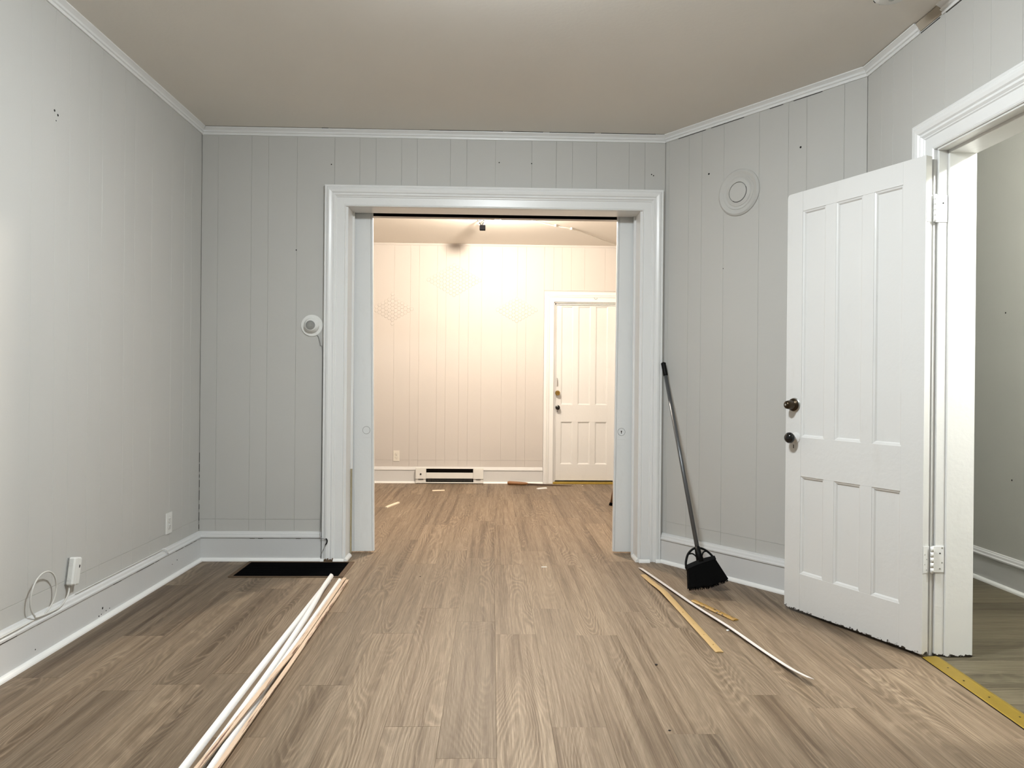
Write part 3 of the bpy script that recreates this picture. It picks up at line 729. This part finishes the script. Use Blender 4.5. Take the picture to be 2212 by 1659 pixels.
# surface cable
sc = thing('ceiling_cable', (0.75, 6.94, HF), 'white cable clipped across the far ceiling towards the right corner', 'cable')
tube('cable', spline([(0.10, 6.35, HF-0.008), (0.36, 6.62, HF-0.010), (0.60, 6.83, HF-0.012), (0.755, 6.945, HF-0.010), (0.95, 7.16, HF-0.016), (1.15, 7.42, HF-0.022), (1.30, 7.62, HF-0.020), (1.42, 7.82, HF-0.03)], 8), 0.0065, 'cream', sc, 8)
box('cable_clip', (0.745, 6.935, HF-0.020), (0.768, 6.955, HF), 'cream', sc, 0.002); box('cable_clip', (0.583, 6.808, HF-0.020), (0.600, 6.825, HF), 'cream', sc, 0.002)

# smoke detector at the top right
sd = thing('smoke_detector', (1.548, 2.738, H), 'round grey-white smoke detector on the ceiling at the upper right', 'smoke detector')
lathe('body', [(0.070, 0), (0.070, -0.010), (0.066, -0.022), (0.058, -0.034), (0.040, -0.040), (0, -0.041)], (1.548, 2.738, H), Z, 'whiteplastic', sd, 32)
for i in range(14):
    a = 2*math.pi*i/14
    c = Vector((1.548+0.0645*math.cos(a), 2.738+0.0645*math.sin(a), H-0.0245))
    lathe('vent_slot', [(0.006, -0.001), (0.006, 0.0025), (0, 0.003)], c, (math.cos(a), math.sin(a), -0.6), 'hole', sd, 8)
lathe('test_button', [(0.012, 0), (0.011, 0.003), (0, 0.004)], (1.548, 2.738, H-0.041), -Z, 'chrome', sd, 16)

# ------------------------------------------------------------------ fittings on the walls
# round dial thermostat
tc = Vector((-1.118, YB, 1.450))
ts = thing('thermostat', tc, 'round white dial thermostat on the back wall left of the opening', 'thermostat')
lathe('wall_plate', [(0.067, 0), (0.067, 0.004), (0.065, 0.006), (0.046, 0.0065), (0, 0.0065)], tc, -Y, 'whiteplastic', ts, 40)
lathe('body', [(0.047, 0.006), (0.047, 0.012), (0.043, 0.020), (0.036, 0.034), (0.032, 0.038), (0.0285, 0.038), (0, 0.0375)], tc, -Y, 'whiteplastic', ts, 40)
dr = lathe('dial_ring', [(0.0285, 0.0375), (0.0285, 0.041), (0.0255, 0.042), (0.0245, 0.0395), (0, 0.039)], tc, -Y, 'wire', ts, 32)
lathe('dial_glass', [(0.0235, 0.0395), (0.021, 0.043), (0.015, 0.0445), (0.0145, 0.0435), (0.012, 0.0435), (0.0115, 0.046), (0, 0.047)], tc, -Y, 'glass', dr, 32)
tw = tag(tube('thermostat_wire', spline([(-1.085, YB-0.003, 1.392), (-1.073, YB-0.006, 1.375), (-1.064, YB-0.004, 1.33), (-1.0515, YB-0.003, 1.28), (-1.0515, YB-0.003, 0.9), (-1.0515, YB-0.004, 0.45), (-1.052, YB-0.012, 0.205), (-1.050, YB-0.030, 0.165), (-1.040, YB-0.040, 0.145), (-1.012, YB-0.040, 0.135), (-1.020, YB-0.043, 0.09), (-1.041, YB-0.040, 0.045)], 6), 0.0022, 'wire'),
         'thin grey wire running from the thermostat down the casing edge', 'wire')
tag(tube('wire_tail', spline([(-1.012, YB-0.0405, 0.143), (-1.003, YB-0.044, 0.132), (-1.004, YB-0.048, 0.118), (-1.012, YB-0.046, 0.105)], 5), 0.0035, 'black'), 'short black wire end curling off the casing foot', 'wire')

# duplex outlets
def outlet(name, O, U, Nn, label, mat):
    t = thing(name, O, label, 'outlet', 'wall outlets')
    O, U, Nn = Vector(O), Vector(U), Vector(Nn)
    pr = [(-0.035, 0), (-0.035, 0.003), (-0.032, 0.0055), (0.032, 0.0055), (0.035, 0.003), (0.035, 0)]
    molding('cover_plate', pr, O-Z*0.0575, Z, U, Nn, 0.115, mat, t)
    for dz in (0.0195, -0.0195):
        C_ = O+Nn*0.0055+Z*dz
        rc = lathe('receptacle', [(0.0170, 0), (0.0170, 0.0012), (0.0155, 0.0018), (0, 0.0018)], C_, Nn, mat, t, 20)
        bm = bmesh.new()
        add_lathe(bm, [(0.0182, 0), (0.0182, 0.0005), (0.0171, 0.0005), (0.0171, 0)], C_, Nn, 20)
        finish('rim', bm, 'wire', rc)
        for du, hh in ((-0.0062, 0.0042), (0.0062, 0.0035)):
            molding('slot', [(-0.0011, 0), (-0.0011, 0.0006), (0.0011, 0.0006), (0.0011, 0)], C_+U*du+Nn*0.0018+Z*(0.002-hh), Z, U, Nn, hh*2, 'hole', rc)
        lathe('ground_hole', [(0.0024, 0), (0.0024, 0.0006), (0, 0.0007)], C_+Nn*0.0018-Z*0.0085, Nn, 'hole', rc, 8)
    lathe('screw', [(0.003, 0), (0.003, 0.001), (0, 0.0012)], O+Nn*0.0055, Nn, 'chrome', t, 8)
outlet('wall_outlet', (XL, 4.013, 0.308), Y, X, 'white duplex outlet low on the left wall near the corner', 'whiteplastic')
outlet('wall_outlet', (-1.048, YF, 0.297), X, -Y, 'cream duplex outlet low on the far wall left of the heater', 'cream')

# phone jack box and its cable
jb = thing('jack_box', (XL, 3.085, 0.285), 'white surface-mounted plastic jack box tilted on the left wall above the baseboard', 'jack box')
jb.rotation_euler[0] = math.radians(-12)
box('cover', (0.004, -0.028, -0.058), (0.034, 0.028, 0.058), 'whiteplastic', jb, 0.006, True)
box('back_plate', (0, -0.0255, -0.055), (0.0042, 0.0255, 0.055), 'wire', jb, 0, True)
box('cover_ridge', (0.0335, -0.010, -0.056), (0.0358, -0.004, 0.056), 'whiteplastic', jb, 0.001, True)
box('cable_port', (0.0338, 0.008, 0.014), (0.0352, 0.014, 0.026), 'hole', jb, 0, True)
for zz in (0.030, -0.032): lathe('knockout', [(0.007, 0), (0.007, 0.0012), (0.0055, 0.0012), (0.0055, 0.0004), (0, 0.0004)], (0.018, -0.028, zz), -Y, 'whiteplastic', jb, 16, True, True)
cx_ = XL+0.0225
lp = []
for i in range(0, 25):
    a = math.radians(-100+i*15)
    lp.append((XL+0.012+0.012*math.sin(i/24*math.pi)+0.012*(i/24), 2.868+0.085*math.cos(a), 0.250+0.088*math.sin(a)))
path = [(cx_, 1.2, 0.163), (cx_, 2.0, 0.163), (cx_, 2.55, 0.163), (cx_, 2.74, 0.164)] + lp[1:-1] + [(cx_+0.002, 2.95, 0.163), (cx_, 3.00, 0.170), (XL+0.018, 3.045, 0.195), (XL+0.014, 3.062, 0.232)]
tag(tube('looped_cable', spline(path, 4), 0.0033, 'cable'), 'white cable lying on the left baseboard with one upright loop', 'cable')
cl = tag(tube('cable_staple', spline([(XL+0.004, 3.915, 0.176), (XL+0.016, 3.918, 0.186), (XL+0.028, 3.93, 0.178), (XL+0.030, 3.945, 0.158), (XL+0.028, 3.952, 0.150)], 5), 0.0028, 'shoe'), 'small white cable clip bent over the left baseboard cap', 'clip')
tag(tube('thin_wire', spline([(XL+0.012, 3.11, 0.180), (XL+0.012, 3.4, 0.1805), (XL+0.012, 3.7, 0.180), (XL+0.012, 3.915, 0.1795)], 4), 0.002, 'cable'), 'thin white wire lying along the top of the left baseboard', 'wire')

# painted flue cover on the angled wall
mc = CB+AT*0.531+Z*2.200
md = thing('flue_cover', mc, 'round painted flue cover with concentric rings on the angled wall', 'wall cover')
lathe('outer_ring', [(0.133, 0), (0.132, 0.006), (0.122, 0.014), (0.112, 0.012), (0.106, 0.007), (0.098, 0.006), (0.096, 0.009), (0.090, 0.009), (0.086, 0.006), (0.080, 0.006), (0.078, 0.009), (0.072, 0.009), (0.066, 0.012), (0.058, 0.0135), (0.0565, 0.004), (0, 0.004)], mc, AN, 'wall', md, 56)
lathe('center_disc', [(0.0545, 0.004), (0.0545, 0.0125), (0.052, 0.0145), (0, 0.015)], mc, AN, 'wall', md, 40)
bm = bmesh.new()
add_tube(bm, [mc+AN*0.0125+(AT*math.cos(a)+Z*math.sin(a))*0.0562 for a in [math.radians(-125+i*10) for i in range(16)]], 0.0018, 6)
o = finish('dark_crack', bm, 'hole', md)

# hexagon-patterned diamonds on the far wall
def diamond(cx, cz, hw, hh, label):
    bm = bmesh.new(); r = 0.0235
    dx, dz = r*1.5, r*math.sqrt(3)
    for i in range(-16, 17):
        for j in range(-10, 11):
            x, z = i*dx, (j+(0.5 if i % 2 else 0))*dz
            if abs(x)/hw+abs(z)/hh > 1.0: continue
            rim = [(cx+x+(r-0.0012)*math.cos(math.radians(60*k)), cz+z+(r-0.0012)*math.sin(math.radians(60*k))) for k in range(6)]
            rin = [(cx+x+(r-0.0050)*math.cos(math.radians(60*k)), cz+z+(r-0.0050)*math.sin(math.radians(60*k))) for k in range(6)]
            a = [bm.verts.new((p[0], YF+0.0005, p[1])) for p in rim]; b = [bm.verts.new((p[0], YF-0.0035, p[1])) for p in rin]
            for k in range(6): bm.faces.new((a[k], a[(k+1) % 6], b[(k+1) % 6], b[k]))
            bm.faces.new(b)
    return tag(finish('hexagon_diamond', bm, 'farwall'), label, 'wall decoration', 'hexagon diamonds on the far wall')
diamond(-0.431, 2.236, 0.335, 0.20, 'topmost of three painted-over diamonds of small hexagons on the far wall')
diamond(-1.105, 1.912, 0.245, 0.165, 'leftmost painted-over diamond of small hexagons on the far wall')
diamond(0.262, 1.915, 0.255, 0.155, 'painted-over diamond of small hexagons nearest the far door')

# electric baseboard heater on the far wall
x0, x1, yh = -0.829, -0.089, YF-0.0655
ht = thing('baseboard_heater', ((x0+x1)/2, YF-0.04, 0.0), 'white electric baseboard heater with dark slots on the far wall', 'heater')
box('back_panel', (x0, YF-0.0385, 0.012), (x1, YF-0.0265, 0.166), 'whiteplastic', ht)
box('top_lip', (x0, yh+0.004, 0.163), (x1, YF-0.027, 0.172), 'whiteplastic', ht, 0.0015)
box('bottom_lip', (x0, yh, 0.006), (x1, YF-0.040, 0.017), 'whiteplastic', ht, 0.0015)
box('front_panel', (x0+0.116, yh, 0.058), (x1-0.113, yh+0.004, 0.122), 'whiteplastic', ht, 0.001)
for a, b in ((x0, x0+0.115), (x1-0.112, x1)):
    box('end_cap', (a, yh-0.003, 0.052), (b, YF-0.039, 0.162), 'whiteplastic', ht, 0.002)
    box('end_base', (a+0.004, yh+0.006, 0.018), (b-0.004, YF-0.039, 0.051), 'whiteplastic', ht)
    box('end_slot', (a+0.03, yh-0.0035, 0.047), (b-0.03, yh+0.0045, 0.053), 'hole', ht)
boxes('dark_interior', [((x0+0.116, yh+0.012, 0.018), (x1-0.113, YF-0.039, 0.162))], 'dark', ht)
bm = bmesh.new()
xx = x0+0.125
while xx < x1-0.12:
    add_box(bm, (xx, yh+0.006, 0.024), (xx+0.0012, yh+0.012, 0.056)); xx += 0.008
finish('heating_fins', bm, 'chrome', ht)['kind'] = 'stuff'
lathe('control_knob', [(0.009, 0), (0.009, 0.006), (0.007, 0.008), (0, 0.008)], (x0+0.056, yh-0.003, 0.106), -Y, 'hole', ht, 16)

# ------------------------------------------------------------------ on the floor
# black floor register by the left baseboard
rx0, rx1, ry0, ry1 = -1.475, -0.833, 4.028, 4.372
rg_ = thing('floor_register', ((rx0+rx1)/2, (ry0+ry1)/2, 0), 'black floor vent with a narrow brown rim below the back wall', 'floor vent')
for lo, hi in (((rx0, ry0, 0), (rx1, ry0+0.014, 0.005)), ((rx0, ry1-0.012, 0), (rx1, ry1, 0.005))):
    box('rim_bar', lo, hi, 'brown', rg_, 0.001)
box('rim_bar', (rx0, ry0+0.0142, 0), (rx0+0.020, ry1-0.0122, 0.005), 'brown', rg_, 0.001)
box('rim_bar', (rx1-0.030, ry0+0.0142, 0), (rx1, ry1-0.0122, 0.005), 'brown', rg_, 0.001)
bm = bmesh.new()
add_box(bm, (rx0+0.021, ry0+0.015, 0.0002), (rx1-0.031, ry1-0.013, 0.0012))
for i in range(24):
    yy = ry0+0.022+i*0.0130
    add_box(bm, (rx0+0.021, yy, 0.001), (rx1-0.031, yy+0.004, 0.0035))
finish('grille', bm, 'matteblack', rg_)

# bundle of loose quarter-round molding
def rod(name, pts, label, mat, s=0.0175, roll=0):
    base = [(0, 0)] + [(s*math.cos(t), s*math.sin(t)) for t in [math.radians(v) for v in (0, 15, 30, 45, 60, 75, 90)]]
    base = [(p[0]-s*0.5, p[1]-s*0.5) for p in base]
    c, sn = math.cos(math.radians(roll)), math.sin(math.radians(roll))
    pr = [(p[0]*c-p[1]*sn, p[0]*sn+p[1]*c) for p in base]
    mz = min(p[1] for p in pr); pr = [(p[0], p[1]-mz) for p in pr]
    P = spline(pts, 8); bm = bmesh.new(); rings = []
    for i, C_ in enumerate(P):
        d = P[min(i+1, len(P)-1)]-P[max(i-1, 0)]; side = Vector((-d.y, d.x, 0)).normalized()
        rings.append([bm.verts.new(Vector((C_.x, C_.y, max(0, C_.z)))+side*p[0]+Z*p[1]) for p in pr])
    m_ = len(pr)
    for A, B in zip(rings, rings[1:]):
        for k in range(m_): bm.faces.new((A[k], A[(k+1) % m_], B[(k+1) % m_], B[k]))
    bm.faces.new(rings[0]); bm.faces.new(rings[-1])
    return tag(finish(name, bm, mat), label, 'molding strip', 'loose molding strips on the floor')
rod('molding_strip', [(-0.8905, 3.95, 0), (-0.8830, 3.35, 0), (-0.8750, 2.7, 0), (-0.8620, 2.03, 0), (-0.8530, 1.58, 0)], 'leftmost loose white quarter-round strip on the floor', 'rod', 0.0175, 0)
rod('molding_strip', [(-0.8840, 3.985, 0.0177), (-0.8755, 3.75, 0.0177), (-0.8640, 3.50, 0.006), (-0.8530, 3.25, 0), (-0.8300, 2.7, 0), (-0.8165, 2.03, 0), (-0.8080, 1.6, 0)], 'white quarter-round strip crossing onto the leftmost one, its end touching the floor vent', 'rod', 0.0175, 0)
rod('molding_strip', [(-0.8310, 3.955, 0), (-0.8185, 3.35, 0), (-0.8050, 2.7, 0), (-0.7850, 2.03, 0), (-0.7730, 1.58, 0)], 'white quarter-round strip running beneath the bare wood strips', 'rod', 0.0165, 0)
rod('molding_strip', [(-0.8090, 3.965, 0), (-0.7985, 3.4, 0), (-0.7900, 2.95, 0.004), (-0.7870, 2.68, 0.0172), (-0.7930, 2.40, 0.0172), (-0.8040, 2.03, 0.0178), (-0.8180, 1.6, 0.0178)], 'bare wood strip with a long dark red stain, lying on top of the bundle', 'rawwood', 0.0175, 270)
rod('molding_strip', [(-0.7860, 3.93, 0), (-0.7765, 3.3, 0), (-0.7690, 2.7, 0), (-0.7655, 2.03, 0), (-0.7520, 1.6, 0)], 'rightmost bare wood strip of the bundle', 'rawwood', 0.0165, 270)

# thin strips by the broom
def flat_strip(name, pts, wd, th_, label, cat, mat, group=None, tilt=None, arch=0.0):
    P = spline(pts, 6); bm = bmesh.new(); rings = []
    for i, p in enumerate(P):
        d = (P[min(i+1, len(P)-1)]-P[max(i-1, 0)]); d.z = 0; d.normalize(); s = Vector((d.y, -d.x, 0))
        tl = (tilt[0]+(tilt[1]-tilt[0])*i/(len(P)-1)) if tilt else 0.0
        up = Z*math.cos(tl)+s*math.sin(tl)*-1; sd = s*math.cos(tl)+Z*math.sin(tl)
        lift = abs(math.sin(tl))*wd/2
        q_ = [(-wd/2, 0), (wd/2, 0), (wd/2, th_), (wd*0.2, th_+arch), (-wd*0.2, th_+arch), (-wd/2, th_)]
        rings.append([bm.verts.new(p+sd*a+up*b+Z*lift) for a, b in q_])
    m_ = 6
    for A, B in zip(rings, rings[1:]):
        for k in range(m_): bm.faces.new((A[k], A[(k+1) % m_], B[(k+1) % m_], B[k]))
    bm.faces.new(rings[0]); bm.faces.new(rings[-1])
    return tag(finish(name, bm, mat), label, cat, group)
gs = flat_strip('gold_edging_strip', [(0.884, 4.088, 0.001), (0.897, 3.90, 0.006), (0.914, 3.735, 0.010), (0.930, 3.42, 0.004), (0.9475, 2.905, 0.001)], 0.034, 0.002, 'long gold-toned metal edging strip bent in the middle, on the floor', 'metal strip', 'goldstrip', None, None, 0.0025)
for t_, xx, yy in ((0, 0.9225, 3.55), (0, 0.9285, 3.40), (0, 0.9345, 3.24), (0, 0.9405, 3.10), (0, 0.945, 2.98)):
    lathe('nail_head', [(0.003, 0), (0.003, 0.001), (0, 0.0012)], (xx, yy, 0.0085 if yy > 3.3 else 0.0062), Z, 'oldbrass', gs, 8)
flat_strip('white_edging_strip', [(0.896, 4.232, 0.001), (0.951, 3.90, 0.003), (1.020, 3.50, 0.002), (1.082, 3.18, 0.006), (1.128, 2.93, 0.002), (1.160, 2.72, 0.008), (1.178, 2.575, 0.026)], 0.027, 0.002, 'long thin white strip curving across the floor, near end lifted', 'metal strip', 'whitestrip', None, (0.25, 0.30))
flat_strip('rusty_edging_strip', [(1.036, 3.597, 0.001), (1.095, 3.44, 0.002), (1.152, 3.300, 0.001)], 0.034, 0.003, 'short tarnished brass strip on the floor beside the broom', 'metal strip', 'oldbrass', None, None, 0.004)

# broom
S = Vector((1.128, 3.85, 0.212)); T = Vector((1.0600, 4.384, 1.240))
bw = (T-S).normalized(); bxv = (X - bw*X.dot(bw)).normalized(); byv = bw.cross(bxv)
brm = thing('broom', (1.10, 3.82, 0.0), 'black angle broom with grey steel handle leaning in the corner', 'broom')
def BL(u, h, d=0.0): return S+bxv*u+bw*h+byv*d
LH = (T-S).length
tube('handle', [BL(0, 0.0), BL(0, LH-0.09)], 0.0115, 'steel', brm, 14)
tube('grip', [BL(0, LH-0.092), BL(0, LH-0.085), BL(0, LH-0.012), BL(0, LH-0.004), BL(0, LH)], [0.0118, 0.0145, 0.0145, 0.0155, 0.010], 'black', brm, 14)
tube('socket', [BL(0.004, -0.075), BL(0, -0.03), BL(0, 0.008)], [0.022, 0.017, 0.015], 'black', brm, 14)
arch = spline([BL(-0.081, -0.105), BL(-0.076, -0.070), BL(-0.058, -0.030), BL(-0.030, -0.005), BL(0.0, 0.003), BL(0.032, -0.006), BL(0.058, -0.026), BL(0.076, -0.050), BL(0.084, -0.062)], 5)
tube('arch', arch, 0.0062, 'black', brm, 8)
for ptsx in ([(-0.052, -0.028), (-0.034, -0.027), (-0.018, -0.040), (-0.006, -0.062)], [(0.045, -0.018), (0.030, -0.022), (0.020, -0.036), (0.012, -0.055)]):
    tube('spoke', spline([BL(u, h) for u, h in ptsx], 5), 0.0042, 'black', brm, 6)
def quad_block(name, top, bot, d0, d1, mat, jag=0.0, n=24):
    bm = bmesh.new(); rg2 = random.Random(5); A = []; B = []
    for i in range(n+1):
        t = i/n
        ut, ht_ = top[0][0]+(top[1][0]-top[0][0])*t, top[0][1]+(top[1][1]-top[0][1])*t + top[2]*math.sin(math.pi*t)
        ub, hb = bot[0][0]+(bot[1][0]-bot[0][0])*t, bot[0][1]+(bot[1][1]-bot[0][1])*t + bot[2]*math.sin(math.pi*t)
        j = jag*rg2.random()
        A.append((bm.verts.new(BL(ut, ht_, -d0)), bm.verts.new(BL(ut, ht_, d0)))); B.append((bm.verts.new(BL(ub, hb+j, -d1)), bm.verts.new(BL(ub, hb+j, d1))))
    for i in range(n):
        bm.faces.new((A[i][0], A[i+1][0], B[i+1][0], B[i][0])); bm.faces.new((A[i][1], A[i+1][1], B[i+1][1], B[i][1]))
        bm.faces.new((A[i][0], A[i+1][0], A[i+1][1], A[i][1])); bm.faces.new((B[i][0], B[i+1][0], B[i+1][1], B[i][1]))
    for i in (0, n): bm.faces.new((A[i][0], A[i][1], B[i][1], B[i][0]))
    return finish(name, bm, mat, brm)
quad_block('head_cap', ((-0.078, -0.088), (0.082, -0.048), 0.006), ((-0.080, -0.112), (0.086, -0.068), 0.004), 0.016, 0.019, 'black')
quad_block('bristle_core', ((-0.074, -0.100), (0.080, -0.060), 0.004), ((-0.088, -0.214), (0.130, -0.180), -0.012), 0.016, 0.020, 'bristle', 0.008)
bm = bmesh.new(); rg3 = random.Random(9)
for i in range(260):
    t = rg3.random(); dd = rg3.uniform(-1, 1)
    a = BL(-0.074+0.154*t, -0.100+0.040*t, 0.014*dd)
    tt = min(1, max(0, t+rg3.uniform(-0.03, 0.03)))
    b = BL(-0.090+0.224*tt, -0.216+0.034*tt-0.012*math.sin(math.pi*tt)-rg3.random()*0.006, 0.023*dd)
    if b.z < 0.0015: b += bw*((0.0015-b.z)/bw.z)
    add_tube(bm, [a, b], [0.0014, 0.0009], 3, False)
finish('bristles', bm, 'bristle', brm)['kind'] = 'stuff'

# offcuts and bits
def offcut(name, a, b, wd, hh, label, mat='chip', group='wood offcuts on the far floor'):
    a, b = Vector(a), Vector(b); d = (b-a).normalized(); s = Vector((d.y, -d.x, 0))
    o_ = molding(name, [(-wd/2, 0), (wd/2, 0), (wd/2, hh*0.6), (wd*0.25, hh), (-wd/2, hh)], a, d, s, Z, (b-a).length, mat)
    return tag(o_, label, 'wood offcut', group)
offcut('wood_offcut', (-0.922, 6.252, 0), (-0.845, 6.505, 0), 0.022, 0.014, 'thin pale wood offcut lying aslant near the left sliding door')
offcut('wood_offcut', (-0.600, 7.245, 0), (-0.478, 7.275, 0), 0.020, 0.010, 'small wood offcut on the floor in front of the heater')
offcut('wood_offcut', (0.480, 7.410, 0), (0.578, 7.465, 0), 0.028, 0.012, 'small white wood offcut in front of the long-bladed tool', 'shoe')
def crumb(name, P, r, label, cat, mat):
    bm = bmesh.new(); bmesh.ops.create_icosphere(bm, subdivisions=1, radius=r); rg4 = random.Random(int(P[0]*1000))
    for v in bm.verts: v.co = Vector((v.co.x*rg4.uniform(0.8, 1.6)+P[0], v.co.y*rg4.uniform(0.7, 1.1)+P[1], max(0, v.co.z*0.5+r*0.4)))
    return tag(finish(name, bm, mat), label, cat)
crumb('paint_flake', (1.068, 3.165, 0), 0.007, 'white paint flake beside the long white strip', 'debris', 'shoe')
crumb('dark_crumb', (0.655, 2.778, 0), 0.006, 'tiny black crumb on the floor left of the gold strip', 'debris', 'hole')
crumb('dark_crumb', (0.575, 2.25, 0), 0.004, 'tiny black crumb on the nearest planks, right of centre', 'debris', 'hole')
crumb('dark_crumb', (-0.40, 4.05, 0), 0.004, 'tiny black crumb in front of the opening, left of centre', 'debris', 'hole')
tag(box('paint_flake', (0.305, 4.262, 0), (0.338, 4.272, 0.002), 'shoe'), 'small white sliver on the floor just before the opening', 'debris')
crumb('wood_crumb', (0.985, 7.66, 0), 0.010, 'pale wood crumb beyond the tip of the long-bladed tool', 'debris', 'chip')

# wooden-handled tool with a long blade
tl = thing('hand_tool', (0.36, 7.68, 0), 'old tool with brown wooden handle and long dark tapering blade by the far door', 'tool')
a, b = Vector((0.176, 7.728, 0.020)), Vector((0.392, 7.690, 0.017))
tube('wooden_handle', [a, a.lerp(b, .08), a.lerp(b, .3), a.lerp(b, .6), a.lerp(b, .9), b], [0.017, 0.021, 0.0195, 0.019, 0.016, 0.011], 'toolwood', tl, 12)
bm = bmesh.new(); c0, c1 = Vector((0.39, 7.690, 0.004)), Vector((0.866, 7.652, 0.002))
d = (c1-c0).normalized(); s = Vector((d.y, -d.x, 0))
va = [bm.verts.new(c0+s*x+Z*z) for x, z in ((-0.012, 0), (0.012, 0), (0.012, 0.016), (-0.012, 0.018))]; vb = [bm.verts.new(c1+s*x+Z*z) for x, z in ((-0.006, 0), (0.006, 0), (0.006, 0.003), (-0.006, 0.003))]
for i in range(4): bm.faces.new((va[i], va[(i+1) % 4], vb[(i+1) % 4], vb[i]))
bm.faces.new(va); bm.faces.new(vb)
finish('blade', bm, 'blade', tl)

# stool behind the right sliding door
st = thing('stool', (1.30, 6.56, 0), 'brown wooden stool with black rubber feet, mostly hidden behind the right pocket door', 'stool')
for sx, sy in ((-1, -1), (1, -1), (1, 1), (-1, 1)):
    foot = Vector((1.293+(0.200 if sy < 0 or sx > 0 else 0.135)*sx, 6.56+0.12*sy, 0)); top = Vector((1.293+(0.112 if sx < 0 else 0.110)*sx, 6.56+0.08*sy, 0.45))
    lg_ = tube('leg', [foot.lerp(top, 0.03), top], [0.016, 0.018], 'stool', st, 10)
    tube('rubber_foot', [foot, foot.lerp(top, 0.055)], [0.023, 0.020], 'matteblack', lg_, 10)
lathe('seat', [(0.140, 0), (0.145, 0.012), (0.138, 0.03), (0, 0.032)], (1.31, 6.56, 0.448), Z, 'stool', st, 28)
for sx in (-1, 1): tube('stretcher', [(1.293+(0.158 if sx > 0 else 0.162)*sx, 6.56-0.100, 0.22), (1.293+(0.158 if sx > 0 else 0.124)*sx, 6.56+0.100, 0.22)], 0.009, 'stool', st, 8)
